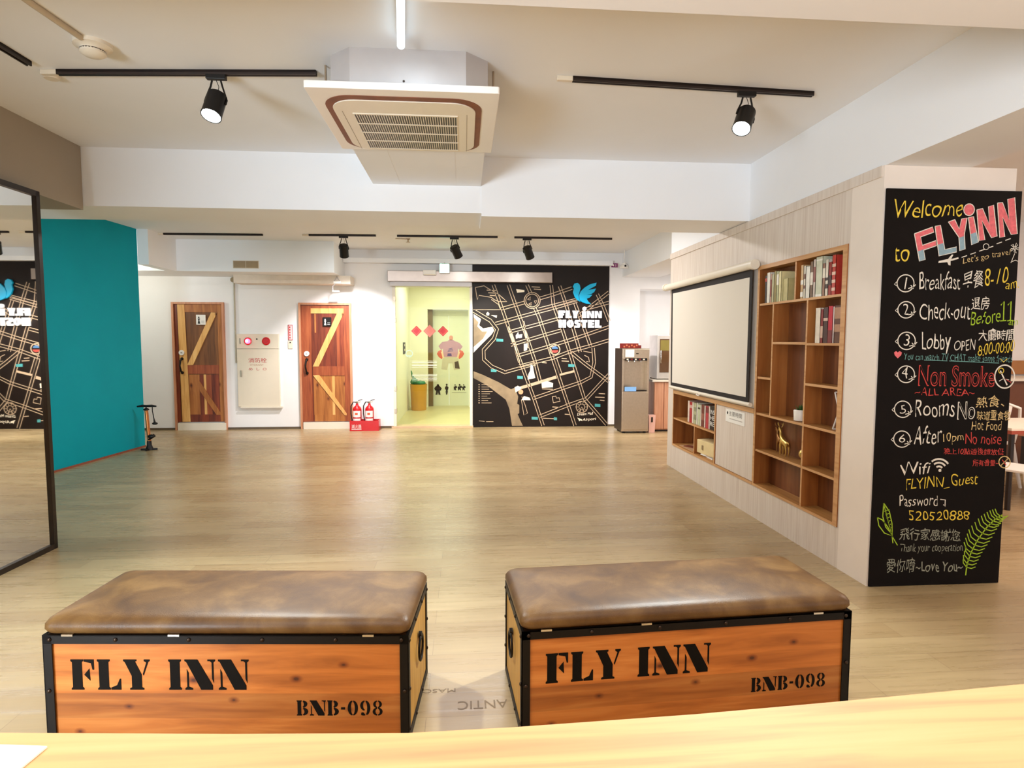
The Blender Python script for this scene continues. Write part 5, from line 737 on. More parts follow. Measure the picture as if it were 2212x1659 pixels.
# sticker figure and silhouettes on the lift door
LY = 13.418
def flat(pts, y, mb=None, th=.002):
    mb = mb or MB(); mb.prism([(x, y, z) for x, z in pts], (0, -th, 0)); return mb
def ell(cx, cz, rx, rz, n=16): return [(cx + rx * math.cos(2 * PI * i / n), cz + rz * math.sin(2 * PI * i / n)) for i in range(n)]
st = thing('lift_sticker', 'cut-out sticker of a broad figure in a mauve T-shirt on the lift door', 'sticker', (-.3, LY, .78))
flat([(-.36, 1.44), (-.32, 1.47), (-.25, 1.47), (-.20, 1.44), (-.10, 1.40), (-.03, 1.32), (-.09, 1.24), (-.13, 1.28), (-.135, 1.09), (-.46, 1.09), (-.465, 1.28), (-.50, 1.24), (-.56, 1.33), (-.48, 1.42)], LY).build('shirt', plain('mauve_print', rgb(196, 146, 170), .5), st)
flat(ell(-.285, 1.51, .045, .055), LY).build('face', plain('salmon_print', rgb(224, 150, 130), .5), st)
for s in (-1, 1):
    flat([(-.297 + s * q, z) for q, z in ((.20, 1.25), (.27, 1.22), (.30, 1.16), (.26, 1.09), (.19, 1.04), (.16, 1.12))], LY + .0005).build('arm', plain('coral_print', rgb(220, 100, 84), .5), st)
    flat([(-.297 + s * q, z) for q, z in ((.17, 1.22), (.21, 1.20), (.17, 1.05), (.14, 1.08))], LY - .0015).build('hand', plain('cream_print', rgb(240, 206, 176), .5), st)
flat([(-.47, 1.09), (-.13, 1.09), (-.09, .82), (-.22, .80), (-.26, .95), (-.34, .95), (-.38, .80), (-.50, .82)], LY + .0005).build('trousers', plain('pale_trouser_print', rgb(204, 196, 172), .5), st)
flat([(-.21, .98), (-.13, 1.0), (-.095, .83), (-.20, .84)], LY - .0015).build('trouser_patch', plain('dark_trouser_print', rgb(72, 58, 46), .5), st)
b = MB()
for i in range(3): flat([(-.36 + i * .012, 1.20 + i * .03), (-.24 - i * .008, 1.22 + i * .03), (-.24 - i * .008, 1.235 + i * .03), (-.36 + i * .012, 1.215 + i * .03)], LY - .002, b, .001)
flat([(-.37, 1.11), (-.27, 1.11), (-.28, 1.17), (-.36, 1.17)], LY - .002, b, .001)
b.build('shirt_print', plain('violet_print', rgb(96, 76, 140), .5), st)
s1 = flat(ell(-.578, .462, .028, .03, 12), LY); flat([(-.66, .40), (-.62, .45), (-.54, .45), (-.495, .40), (-.52, .34), (-.535, .36), (-.53, .30), (-.52, .255), (-.565, .255), (-.578, .31), (-.59, .255), (-.635, .255), (-.625, .30), (-.62, .36), (-.635, .34)], LY, s1)
tag(s1.build('figure_silhouette', M['black']), 'wide black figure silhouette low on the lift door', 'sticker')
s1 = flat(ell(-.385, .475, .02, .024, 12), LY); flat([(-.42, .43), (-.385, .455), (-.345, .42), (-.355, .37), (-.365, .36), (-.36, .32), (-.375, .255), (-.398, .255), (-.41, .32), (-.40, .36), (-.425, .38)], LY, s1)
tag(s1.build('figure_silhouette', M['black']), 'slim black figure silhouette low on the lift door', 'sticker')
s1 = MB()
for cx, k in ((-.20, .8), (-.10, 1.1), (-.01, .8)):
    flat(ell(cx, .47, .018 * k, .02 * k, 10), LY, s1); flat([(cx - .04 * k, .43), (cx + .035 * k, .455), (cx + .06 * k, .41), (cx + .02 * k, .40), (cx + .03 * k, .34), (cx - .01, .37), (cx - .03 * k, .34)], LY, s1)
s1.box(-.27, .05, LY - .002, LY, .30, .305)
tag(s1.build('figure_silhouette', M['black']), 'row of small dark acrobatic silhouettes at lower right of the lift door', 'sticker')
cpn = thing('lift_call_panel', 'dark lift call panel on the pale green lobby wall', 'call panel', (-1.165, 11.9, 1.19))
MB().box(-1.165, -1.155, 11.70, 12.10, 1.19, 1.415).build('plate', M['iron'], cpn)
for z in (1.25, 1.34): MB().box(-1.155, -1.151, 11.85, 11.97, z, z + .04).build('call_button', M['cream'], cpn)
bn = thing('waste_bin', 'mustard yellow round bin in the lift lobby', 'bin', (-.93, 12.72, .012))
MB().lathe([(.15, 0), (.155, .02), (.172, .52), (.18, .54), (.172, .54), (.165, .52), (.145, .03), (.001, .03)], (-.94, 12.6, .012), 28).build('bin_shell', M['bin'], bn, smooth=40)
bg = thing('rubbish_bag', 'green plastic bag bulging from the mustard bin', 'bag', (-.94, 12.6, .5))
b = MB(); b.ball((-1.03, 12.6, .60), .075, (1, 1, 1.15), 12); b.ball((-.90, 12.6, .57), .11, (1, 1, .55), 12); b.tube([(-1.04, 12.58, .66), (-1.07, 12.57, .75), (-1.085, 12.56, .83)], [.03, .018, .006], 6)
for v in b.bm.verts: v.co += Vector((random.uniform(-.008, .008), random.uniform(-.008, .008), random.uniform(-.008, .008)))
b.build('bag_skin', M['bag_green'], bg, smooth=50)
# ------------------------------------------------------------------ city map mural with the hostel sign
mu = thing('map_mural', 'black wall mural printed with a tilted city street map', 'mural', (1.29, D, 0))
MB().box(.142, 2.436, D - .012, D, .0, 2.70).build('mural_panel', M['mural'], mu)
yk = D - .0125
l = MB()
for w, gap, pts in MURAL_LINES:
    P = [Vector((x, yk, z)) for x, z in pts]
    if gap == 0: l.ribbon(P, w, (0, -1, 0), .0006)
    else:
        for s in (-1, 1):
            Q = []
            for i, p in enumerate(P):
                t = (P[min(i + 1, len(P) - 1)] - P[max(i - 1, 0)]).normalized(); nn = Vector((-t.z, 0, t.x)); Q.append(p + nn * (gap * s))
            l.ribbon(Q, .0105, (0, -1, 0), .0006)
l.build('street_lines', M['mural_line'], mu)
groups = {}
for c, pts in MURAL_POLYS: groups.setdefault(c, []).append(pts)
for c, nm, mt, yo in (('foam', 'coast_print', M['mural_foam'], .0002), ('sand', 'sea_print', M['mural_sand'], .0005), ('white', 'landmark_icons', M['mural_foam'], .0011), ('teal', 'station_tags', M['mural_teal'], .0011), ('blue', 'roundel_print', plain('mural_blue', rgb(70, 110, 150)), .0008), ('red', 'roundel_print', plain('mural_red', rgb(160, 60, 50)), .0008), ('skin', 'portrait_icon', plain('mural_salmon', rgb(220, 150, 110)), .0012)):
    m_ = MB()
    for pts in groups[c]: m_.prism([(x, yk - yo, z) for x, z in pts], (0, .0002, 0))
    m_.build(nm, mt, mu)
for s, a, b in MTEXT: text(s, 'map_lettering', M['mural_foam'], mu, (a[0], yk, a[1]), (b[0], yk, a[1] + (b[1] - a[1]) * .25), (0, 0, 1), (b[1] - a[1]) * .8, shear=.2, bold=.01)
lg = thing('hostel_sign', 'blue bird emblem with white FLY INN HOSTEL letters on the map mural', 'sign', (1.95, D - .012, 1.67))
for pts in BIRD: MB().prism([(x, D - .048, z) for x, z in pts], (0, .03, 0)).build('bird_emblem', M['sign_blue'], lg, bevel=.004)
def block_word(word, a, b, name):
    """fat display capitals cut from plates"""
    S = {'F': (1, [[(0, 0), (0, 1), (1, 1), (1, .72), (.62, .72), (.62, .62), (.85, .62), (.85, .36), (.62, .36), (.62, 0)]]),
         'L': (.9, [[(0, 0), (0, 1), (.6, 1), (.6, .26), (.9, .26), (.9, 0)]]), 'Y': (1, [[(.2, 0), (.2, .42), (0, 1), (.5, 1), (.56, .7), (.72, 1), (1, 1), (.72, .42), (.72, 0)]]),
         'i': (.62, [[(0, 0), (0, .62), (.62, .62), (.62, 0)], [(.31 + .3 * math.cos(q * PI / 7), .86 + .2 * math.sin(q * PI / 7)) for q in range(14)]]),
         'N': (1.05, [[(0, 0), (0, .66), (.42, .66), (.7, .2), (.7, .66), (1.05, .66), (1.05, 0), (.62, 0), (.32, .46), (.32, 0)]]),
         'H': (1.0, [[(0, 0), (0, 1), (.44, 1), (.44, .62), (.56, .62), (.56, 1), (1, 1), (1, 0), (.56, 0), (.56, .38), (.44, .38), (.44, 0)]]),
         'O': (.95, [[(.475 + .475 * math.cos(q * PI / 12), .5 + .5 * math.sin(q * PI / 12)) for q in range(24)]]),
         'S': (.8, [[(.0, .0), (.0, .26), (.42, .26), (.42, .36), (.05, .5), (0, .72), (.12, 1), (.78, 1), (.78, .76), (.46, .76), (.46, .68), (.78, .52), (.8, .2), (.68, 0)]]),
         'T': (.85, [[(.2, 0), (.2, .7), (0, .7), (0, 1), (.85, 1), (.85, .7), (.66, .7), (.66, 0)]]), 'E': (.85, [[(0, 0), (0, 1), (.85, 1), (.85, .74), (.55, .74), (.55, .62), (.8, .62), (.8, .38), (.55, .38), (.55, .26), (.85, .26), (.85, 0)]])}
    W = sum(S[c][0] + .13 for c in word) - .13; k = (b[0] - a[0]) / W; h = (b[1] - a[1]) / (1.06 if 'i' in word else 1); x = a[0]
    for c in word:
        mb = MB()
        for poly in S[c][1]: mb.prism([(x + p * k, D - .052, a[1] + q * h) for p, q in poly], (0, .034, 0))
        o = mb.build(name, M['sign_white'], lg)
        if c == 'O': MB().box(x + .44 * k, x + .52 * k, D - .0525, D - .052, a[1] + .3 * h, a[1] + .7 * h).build('letter_slot', M['mural'], o)
        x += (S[c][0] + .13) * k
for (s, a, b), wd in zip(LOGO, ('FLY', 'iNN', 'HOSTEL')): block_word(wd, a, b, 'sign_letter')
# small fixtures at the right end
pu = thing('projecting_sign', 'tiny magenta sign at the top corner beside the mural', 'sign', (2.5, 10.0, 2.67))
MB().box(2.447, 2.552, 9.985, 10.0, 2.672, 2.738).build('sign_plate', plain('magenta_plate', rgb(120, 20, 96), .4), pu)
q = MB(); q.box(2.47, 2.488, 9.983, 9.985, 2.69, 2.722); q.box(2.505, 2.53, 9.983, 9.985, 2.69, 2.70); q.box(2.505, 2.53, 9.983, 9.985, 2.71, 2.718); q.build('sign_print', M['white_plastic'], pu)
MB().box(2.49, 2.51, 10.0, D, 2.70, 2.71).build('sign_arm', M['steel'], pu)
sp_ = thing('ceiling_projector', 'small white projector-like fixture hanging by the ceiling beam, with a cable', 'projector', (2.68, 9.8, 2.62))
MB().lathe([(.075, 0), (.07, .02), (.055, .05), (.03, .07), (.028, .085)], (2.60, 9.75, 2.63), 20).build('fixture_body', M['white_plastic'], sp_, smooth=40)
MB().cyl((2.60, 9.672, 2.66), (2.60, 9.69, 2.66), .016, n=12).build('fixture_lens', M['black'], sp_)
MB().tube([(2.60, 9.75, 2.71), (2.59, 9.74, 2.78), (2.60, 9.74, 2.86), (2.60, 9.75, CEIL)], .006, 6).build('cable', M['white_plastic'], sp_, smooth=50)
# ------------------------------------------------------------------ water dispenser group
wd = thing('water_dispenser', 'tall stainless steel water dispenser right of the mural', 'water dispenser', (2.68, 9.48, 0))
x0, x1, y0, y1 = 2.462, 2.895, 9.25, 9.70
c = MB(); c.box(x0, x1, y0 + .02, y1, .03, .66); c.box(x0, x1, y0 + .02, y1, 1.165, 1.335); c.box(x0, x1, y0 + .16, y1, .66, 1.165); c.box(x0, x0 + .03, y0 + .02, y0 + .16, .66, 1.165); c.box(x1 - .03, x1, y0 + .02, y0 + .16, .66, 1.165)
c.build('dispenser_body', M['steel'], wd)
MB().box(x0 - .004, x0, y0 + .02, y1, .03, 1.335).build('side_panel', plain('dark_brown_side', rgb(58, 46, 38), .4), wd)
MB().box(x0 + .005, x1 - .005, y0, y0 + .02, .06, .655).build('lower_door', M['steel'], wd, bevel=.004)
MB().box(x0 + .005, x1 - .005, y0, y0 + .02, 1.17, 1.325).build('control_panel', M['steel'], wd, bevel=.004)
MB().box(x0 + .045, x1 - .04, y0 - .003, y0, 1.145, 1.185).build('display_strip', M['black'], wd)
for i in range(5): MB().box(x0 + .065 + i * .065, x0 + .095 + i * .065, y0 - .005, y0 - .003, 1.155, 1.175).build('push_button', M['red_dark'] if i % 2 else M['cream'], wd)
MB().box(x0 + .045, x0 + .185, y0 - .004, y0, 1.20, 1.318).build('instruction_sheet', M['paper'], wd)
MB().box(x0 + .215, x0 + .255, y0 - .001, y0, 1.248, 1.262).build('maker_badge', M['iron'], wd)
MB().box(x0 + .03, x1 - .03, y0 + .03, y0 + .16, .662, .675).build('drip_tray', M['iron'], wd)
for i in range(3): MB().cyl((x0 + .12 + i * .1, y0 + .09, 1.165), (x0 + .12 + i * .1, y0 + .09, 1.125), .012, n=12).build('tap', M['chrome'], wd, smooth=40)
MB().box(x0 + .04, x0 + .225, y0 - .003, y0, .665, .735).build('blue_label', plain('sky_blue_label', rgb(130, 180, 232), .5), wd)
for xx in (x0 + .05, x1 - .05):
    for yy in (y0 + .06, y1 - .06): MB().cyl((xx, yy, 0), (xx, yy, .032), .02, n=12).build('foot', M['black'], wd)
tb = thing('snack_box', 'dark red patterned box on top of the water dispenser', 'box', (2.63, 9.4, 1.335))
MB().box(2.48, 2.73, 9.31, 9.5, 1.336, 1.415).build('box_body', M['red_dark'], tb, bevel=.003)
q = MB()
for i in range(6): q.box(2.49 + i * .04, 2.515 + i * .04, 9.308, 9.31, 1.35 + (i % 2) * .02, 1.375 + (i % 2) * .02)
q.build('box_print', plain('orange_box_print', rgb(200, 110, 70)), tb)
MB().box(2.735, 2.79, 9.36, 9.42, 1.336, 1.385).build('box_flap', M['red_dark'], tb)
wb_ = thing('small_bin', 'small pale pink bin on the floor between dispenser and cabinet', 'bin', (2.965, 9.35, 0))
MB().prism([(2.918, 9.30, 0), (3.012, 9.30, 0), (3.012, 9.38, 0), (2.918, 9.38, 0)], (0, 0, .006)).build('bin_base', M['pink'], wb_)
q = MB(); a = [q.v(p) for p in ((2.918, 9.30, .006), (3.012, 9.30, .006), (3.012, 9.39, .006), (2.918, 9.39, .006))]; b = [q.v(p) for p in ((2.908, 9.29, .28), (3.022, 9.29, .28), (3.022, 9.395, .28), (2.908, 9.395, .28))]
q.skin([a, b], True); q.build('bin_shell', M['pink'], wb_)
MB().box(2.95, 2.975, 9.287, 9.292, .17, .25).build('bin_mark', M['iron'], wb_)
sb = thing('pantry_cabinet', 'pink beech base cabinet with white top right of the dispenser', 'cabinet', (3.4, 9.75, 0))
MB().box(3.03, 4.2, 9.43, 10.08, .03, .80).build('carcass', M['pantry'], sb)
MB().box(2.99, 4.22, 9.39, 10.085, .80, .835).build('cabinet_top', M['cream2'], sb, bevel=.004)
for i, (a, b) in enumerate(((3.035, 3.185), (3.195, 3.6), (3.61, 4.1))): MB().box(a, b, 9.412, 9.43, .045, .79).build('cabinet_door', M['pantry'], sb, bevel=.003)
MB().box(3.03, 4.2, 9.46, 10.08, 0, .03).build('plinth', M['dark'], sb)
ov = thing('dish_steriliser', 'silver upright dish steriliser with tinted door on the pink cabinet', 'steriliser', (3.3, 9.7, .836))
MB().box(3.075, 3.56, 9.47, 9.86, .85, 1.545).build('steriliser_body', plain('pale_grey_casing', rgb(214, 206, 200), .4), ov, bevel=.006)
dr = MB().box(3.075, 3.56, 9.44, 9.468, .85, 1.545).build('door_frame', plain('silver_casing', rgb(200, 194, 186), .35, .3), ov, bevel=.004)
MB().box(3.115, 3.52, 9.436, 9.44, .95, 1.485).build('door_window', plain('smoked_glass_brown', rgb(92, 62, 34), .15), dr)
MB().box(3.125, 3.51, 9.434, 9.436, 1.30, 1.465).build('window_reflection', plain('olive_reflection', rgb(130, 116, 52), .3), dr)  # reflection in the door window painted as a flat olive patch
MB().tube([(3.135, 9.44, 1.30), (3.128, 9.415, 1.28), (3.128, 9.41, 1.17), (3.135, 9.44, 1.10)], .009, 8).build('door_handle', M['chrome'], dr, smooth=50)
for xx in (3.1, 3.53):
    for yy in (9.5, 9.83): MB().cyl((xx, yy, .835), (xx, yy, .851), .015, n=10).build('foot', M['black'], ov)
# ------------------------------------------------------------------ bicycle pump by the teal wall
bp_ = thing('floor_pump', 'black and copper bicycle floor pump at the end of the teal wall', 'pump', (-4.16, 8.25, 0))
px, py = -4.155, 8.25
MB().tube([(px + .012, py, .10), (px - .012, py, .53)], .022, 14).build('pump_tube', M['copper'], bp_, smooth=40)
MB().tube([(px - .012, py, .53), (px - .013, py, .575)], .008, 8).build('piston_rod', M['iron'], bp_)
MB().lathe([(.02, 0), (.038, .006), (.03, .022), (.018, .03)], (px - .012, py, .525), 16).build('collar', M['black'], bp_, smooth=40)
MB().tube([(px - .125, py, .578), (px - .06, py, .586), (px - .01, py, .584), (px + .06, py, .586), (px + .115, py, .58)], [.010, .017, .015, .016, .010], 10).build('pump_handle', M['black'], bp_, smooth=50)
MB().tube([(px + .07, py - .01, .575), (px + .075, py - .02, .52), (px + .09, py - .02, .42), (px + .098, py - .02, .37)], [.006, .006, .007, .014], 8).ball((px + .1, py - .02, .355), .026, (1.4, 1, .7), 12).build('air_hose', M['black'], bp_, smooth=50)
MB().tube([(px + .085, py - .01, .20), (px + .05, py - .02, .17), (px + .012, py - .02, .14)], [.022, .018, .012], 10).ball((px + .05, py - .03, .185), .035, (1.3, .6, .8), 12).build('gauge', M['black'], bp_, smooth=50)
b = MB(); b.lathe([(.05, 0), (.045, .02), (.03, .06), (.026, .12)], (px + .01, py, .004), 14)
for dx, dy in ((-.10, -.02), (.09, .02), (.0, -.09)): b.prism([(px + .01 - dy * .25, py + dx * .25, .001), (px + .01 + dx - dy * .1, py + dy + dx * .1, .001), (px + .01 + dx + dy * .1, py + dy - dx * .1, .001), (px + .01 + dy * .25, py - dx * .25, .001)], (0, 0, .022))
b.build('pump_base', M['black'], bp_, smooth=30)
# ------------------------------------------------------------------ built-in bookcase
bc = thing('bookcase', 'tall built-in oak bookcase in the panelled wall', 'bookcase', (XR, 4.187, .264))
Y0, Y1, Z0, Z1, XB = 3.6155, 4.7605, .2645, 2.0545, 2.515
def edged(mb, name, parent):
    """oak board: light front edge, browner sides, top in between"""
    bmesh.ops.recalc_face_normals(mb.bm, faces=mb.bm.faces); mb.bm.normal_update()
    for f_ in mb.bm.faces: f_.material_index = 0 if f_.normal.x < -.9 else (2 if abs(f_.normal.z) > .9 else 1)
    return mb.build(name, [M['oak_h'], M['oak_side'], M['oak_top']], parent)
FX = XR - .006
f = MB(); w = .046
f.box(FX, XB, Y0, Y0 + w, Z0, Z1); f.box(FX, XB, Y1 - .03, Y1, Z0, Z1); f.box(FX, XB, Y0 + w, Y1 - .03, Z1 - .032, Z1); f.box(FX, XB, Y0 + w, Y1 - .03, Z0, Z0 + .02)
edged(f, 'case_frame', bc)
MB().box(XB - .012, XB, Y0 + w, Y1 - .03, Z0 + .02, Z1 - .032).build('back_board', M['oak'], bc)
yl, yr = Y1 - .03, Y0 + w      # inside ends (far, near)
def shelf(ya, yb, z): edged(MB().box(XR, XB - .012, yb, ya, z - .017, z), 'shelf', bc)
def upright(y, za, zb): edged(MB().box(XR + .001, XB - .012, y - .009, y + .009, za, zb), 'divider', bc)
ym = 4.048
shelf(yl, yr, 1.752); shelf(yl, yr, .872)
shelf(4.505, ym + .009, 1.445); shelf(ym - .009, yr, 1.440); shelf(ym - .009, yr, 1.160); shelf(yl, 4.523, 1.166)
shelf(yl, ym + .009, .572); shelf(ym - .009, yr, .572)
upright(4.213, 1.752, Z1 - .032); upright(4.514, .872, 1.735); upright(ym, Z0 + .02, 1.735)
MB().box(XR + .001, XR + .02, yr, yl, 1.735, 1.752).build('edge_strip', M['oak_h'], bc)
# low bookcase and door under the screen
lc = thing('low_bookcase', 'low built-in oak bookcase below the projection screen', 'bookcase', (XR, 6.12, .264))
XB = 2.615
LY0, LY1, LZ0, LZ1 = 5.515, 6.688, .2645, .8985
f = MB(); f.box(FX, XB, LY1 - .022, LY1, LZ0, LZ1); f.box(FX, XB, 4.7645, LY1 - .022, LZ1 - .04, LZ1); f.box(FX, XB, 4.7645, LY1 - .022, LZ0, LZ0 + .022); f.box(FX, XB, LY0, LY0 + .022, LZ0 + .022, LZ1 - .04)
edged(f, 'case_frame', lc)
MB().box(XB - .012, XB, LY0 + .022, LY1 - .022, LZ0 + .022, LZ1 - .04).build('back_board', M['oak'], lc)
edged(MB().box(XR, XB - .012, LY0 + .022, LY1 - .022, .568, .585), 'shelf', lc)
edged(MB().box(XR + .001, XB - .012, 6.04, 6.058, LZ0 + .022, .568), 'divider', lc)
MB().box(XR + .002, XR + .022, 4.768, LY0 - .003, LZ0 + .025, LZ1 - .043).build('cupboard_door', M['panel'], lc)
cn = thing('cupboard_notice', 'white notice taped on the cupboard door below the screen', 'notice', (XR, 5.1, .7))
MB().box(XR - .0015, XR + .0015, 4.93, 5.30, .725, .84).build('notice_sheet', M['paper'], cn)
text('主要時間', 'lettering', plain('grey_notice_ink', rgb(130, 124, 118)), cn, (XR - .0016, 5.235, .785), (XR - .0016, 4.98, .785), (0, 0, 1), .042)
MB().cyl((XR - .002, 5.262, .806), (XR - .0016, 5.262, .806), .014, n=12).build('notice_dot', M['black'], cn)
MB().box(XR - .002, XR - .0016, 4.97, 5.22, .755, .762).build('lettering', plain('pale_notice_ink', rgb(180, 174, 166)), cn)
# ------------------------------------------------------------------ projection screen
ps = thing('projection_screen', 'pulled-down white projection screen with black border on the panelled wall', 'projection screen', (XR - .04, 5.8, .92))
MB().tube([(XR - .045, 6.875, 2.063), (XR - .045, 4.745, 2.072)], .036, 16).build('screen_case', M['cream2'], ps, smooth=50)
for y in (6.875, 4.745): MB().lathe([(.040, -.02), (.042, 0), (.040, .02)], (XR - .050, y, 2.066), 16, (0, 1, 0)).build('case_end_cap', M['cream2'], ps, smooth=50)
bx = XR - .032
MB().prism([(bx, 6.735, 2.04), (bx, 4.80, 2.05), (bx, 4.815, .945), (bx, 6.70, .945)], (.001, 0, 0)).build('border_fabric', M['screen_black'], ps)
MB().prism([(bx - .0006, 6.688, 1.985), (bx - .0006, 4.85, 1.975), (bx - .0006, 4.858, .985), (bx - .0006, 6.655, .985)], (.0005, 0, 0)).build('screen_fabric', M['screen'], ps)
MB().tube([(bx, 6.715, .932), (bx, 4.77, .928)], .017, 12).build('bottom_bar', M['cream2'], ps, smooth=50)
MB().tube([(bx - .016, 5.86, .93), (bx - .03, 5.86, .915), (bx - .03, 5.80, .912), (bx - .016, 5.80, .928)], .005, 6).build('pull_handle', M['white_plastic'], ps)
# ------------------------------------------------------------------ books
BOOKM = {}
def bm_(c):
    if c not in BOOKM: BOOKM[c] = plain('book_cover_%d_%d_%d' % c, rgb(*c), .5, var=.1, scale=25)
    return BOOKM[c]
PAGES = plain('page_block', rgb(232, 222, 198), .8, var=.03, scale=80)
def book(y, th, z, h, dep, col, label, group, xf=.006, band=None, word=None, lean=0.0):
    """book standing on shelf z with its spine facing the room; y = near edge"""
    t = thing('book', label, 'book', (XR + xf, y + th / 2, z), group)
    x0 = XR + xf; x1 = x0 + dep; c = .0025
    mb = MB(); mb.box(x0, x0 + c, y, y + th, z, z + h); mb.box(x0, x1, y, y + c, z, z + h); mb.box(x0, x1, y + th - c, y + th, z, z + h)
    mb.build('cover', bm_(col), t)
    MB().box(x0 + c, x1 - .004, y + c, y + th - c, z + .003, z + h - .003).build('pages', PAGES, t)
    if band:
        for a, b in band[1]: MB().box(x0 - .0008, x0, y + .001, y + th - .001, z + h * a, z + h * b).build('spine_print', bm_(band[0]), t)
    if word: text(word, 'spine_lettering', bm_((30, 26, 24)) if sum(col) > 330 else bm_((232, 226, 214)), t, (x0 - .001, y + th * .25, z + h * .9), (x0 - .001, y + th * .25, z + h * .1), (0, 1, 0), th * .5)
    if lean:
        t.rotation_euler = (lean, 0, 0)
    return t
DK, WT, CR, SG, MU, RD, BR, OL, GR = (58, 48, 46), (232, 228, 214), (222, 206, 160), (186, 186, 140), (206, 184, 110), (176, 28, 44), (110, 52, 40), (150, 134, 80), (170, 176, 150)
g1 = 'books on the top shelf, left of the divider'
z = 1.7525; y = 4.665
for th, h, c, lb, bd in [(.028, .215, DK, 'dark narrow book at the far left end of the top shelf', ((190, 60, 50), [(.78, .9)])), (.05, .235, WT, 'thick white book, second from left on the top shelf', None), (.022, .22, (200, 160, 140), 'thin pinkish book beside the thick white one on the top shelf', ((150, 70, 60), [(.2, .8)])), (.032, .215, (196, 190, 150), 'pale sage book in the left half of the top shelf', None), (.036, .235, OL, 'olive book in the left half of the top shelf', None), (.03, .23, SG, 'grey-green book next to the olive one on the top shelf', ((240, 236, 220), [(.55, .9)])), (.035, .225, (226, 214, 160), 'cream-yellow book with tan back cover on the top shelf', None)]:
    y -= th + .002; book(y, th, z, h, .112, c, lb, g1, band=bd)
book(y - .075, .07, z, .165, .10, (196, 184, 128), 'short fat khaki book near the divider on the top shelf', g1, xf=.018)
g2 = 'books on the top shelf, right of the divider'
y = 4.155
for th, h, c, lb, bd, wd_ in [(.034, .235, (206, 170, 120), 'white and orange patterned book, leftmost right of the top divider', ((240, 236, 224), [(.05, .2), (.42, .55)]), None), (.026, .225, (220, 210, 190), 'thin cream book left of the CENTURY book', ((120, 80, 60), [(.3, .4), (.6, .75)]), None), (.05, .215, WT, 'white book with CENTURY on its spine on the top shelf', None, 'CENTURY'), (.034, .245, (120, 92, 70), 'brown and white book right of the CENTURY book', ((226, 216, 200), [(.35, .7)]), None), (.028, .255, (206, 190, 178), 'tall pinkish book left of the thick pale-green one', ((140, 80, 70), [(.4, .8)]), None), (.075, .265, (206, 208, 182), 'thickest pale green book on the top shelf', ((238, 236, 224), [(.0, .06), (.9, .94)]), None), (.03, .215, (150, 110, 90), 'brown book right of the thickest pale green book', ((230, 220, 200), [(.55, .85)]), None), (.032, .235, (224, 214, 196), 'white and black striped book near the right end of the top shelf', ((60, 40, 36), [(.2, .32), (.42, .5)]), None), (.034, .215, (150, 40, 32), 'red and dark patterned book near the right end of the top shelf', ((60, 26, 22), [(.3, .6)]), None), (.04, .255, (190, 60, 48), 'red speckled book at the right end of the top shelf', ((226, 190, 170), [(.1, .18), (.3, .38), (.5, .58), (.7, .78)]), None)]:
    y -= th + .0025; book(y, th, z, h, .112, c, lb, g2, band=bd, word=wd_)
g3 = 'books on the second shelf at the right'
y = 3.955; z = 1.4405
for th, h, c, lb, bd in [(.058, .235, (226, 214, 196), 'thick off-white book on the second shelf', None), (.03, .225, (130, 30, 30), 'dark red book right of the thick off-white one', ((206, 170, 150), [(.15, .5)])), (.05, .235, (70, 40, 36), 'dark brown book in the middle of the second shelf', ((206, 176, 160), [(.62, .7)])), (.05, .24, (190, 24, 50), 'bright red book on the second shelf', ((120, 40, 40), [(.0, .35)])), (.016, .235, (236, 214, 206), 'thin pinkish white book beside the bright red one', None), (.07, .24, (96, 56, 38), 'wide brown picture book at the right end of the second shelf', ((176, 130, 100), [(.3, .5), (.65, .95)]))]:
    y -= th + .002; book(y, th, z, h, .112, c, lb, g3, band=bd)
g4 = 'books on the low shelf under the screen'
y = 6.32; z = .5855
for th, h, c, lb, bd in [(.05, .225, (226, 206, 190), 'pinkish white book at the left end of the low shelf', None), (.07, .22, (170, 36, 44), 'dark red book, second from left on the low shelf', ((206, 160, 150), [(.7, .85)])), (.04, .22, (230, 220, 200), 'cream book left of the pale green pair on the low shelf', None), (.075, .22, (178, 178, 140), 'sage green patterned book on the low shelf', ((140, 140, 110), [(.2, .45), (.6, .8)])), (.03, .225, (236, 230, 214), 'white book between the two pale green ones on the low shelf', None), (.065, .215, (190, 196, 160), 'pale green book in the middle of the low shelf', ((80, 70, 56), [(.78, .86)])), (.03, .215, (226, 214, 196), 'narrow off-white book left of the maroon one on the low shelf', None), (.07, .225, (112, 52, 44), 'maroon book in the middle of the low shelf', ((150, 90, 76), [(.3, .6)])), (.03, .22, (234, 222, 206), 'cream book right of the maroon one on the low shelf', None), (.075, .22, (176, 50, 62), 'rose red book on the low shelf', ((120, 40, 46), [(.7, .95)])), (.03, .225, (230, 214, 200), 'narrow cream book left of the black one on the low shelf', None), (.13, .235, (40, 30, 28), 'wide black book with white lettering at the right end of the low shelf', None)]:
    y -= th + .0025; book(y, th, z, h, .16, c, lb, g4, band=bd, xf=.03)
t_ = [o for o in COL.objects if o.name.startswith('book') and o.get('label', '').startswith('wide black')][0]
for i, s in enumerate(('INS', 'HE', 'RE')): text(s, 'spine_lettering', M['paper'], t_, (XR + .0292, y + .118, .74 - i * .058), (XR + .0292, y + .02, .74 - i * .058), (0, 0, 1), .042)
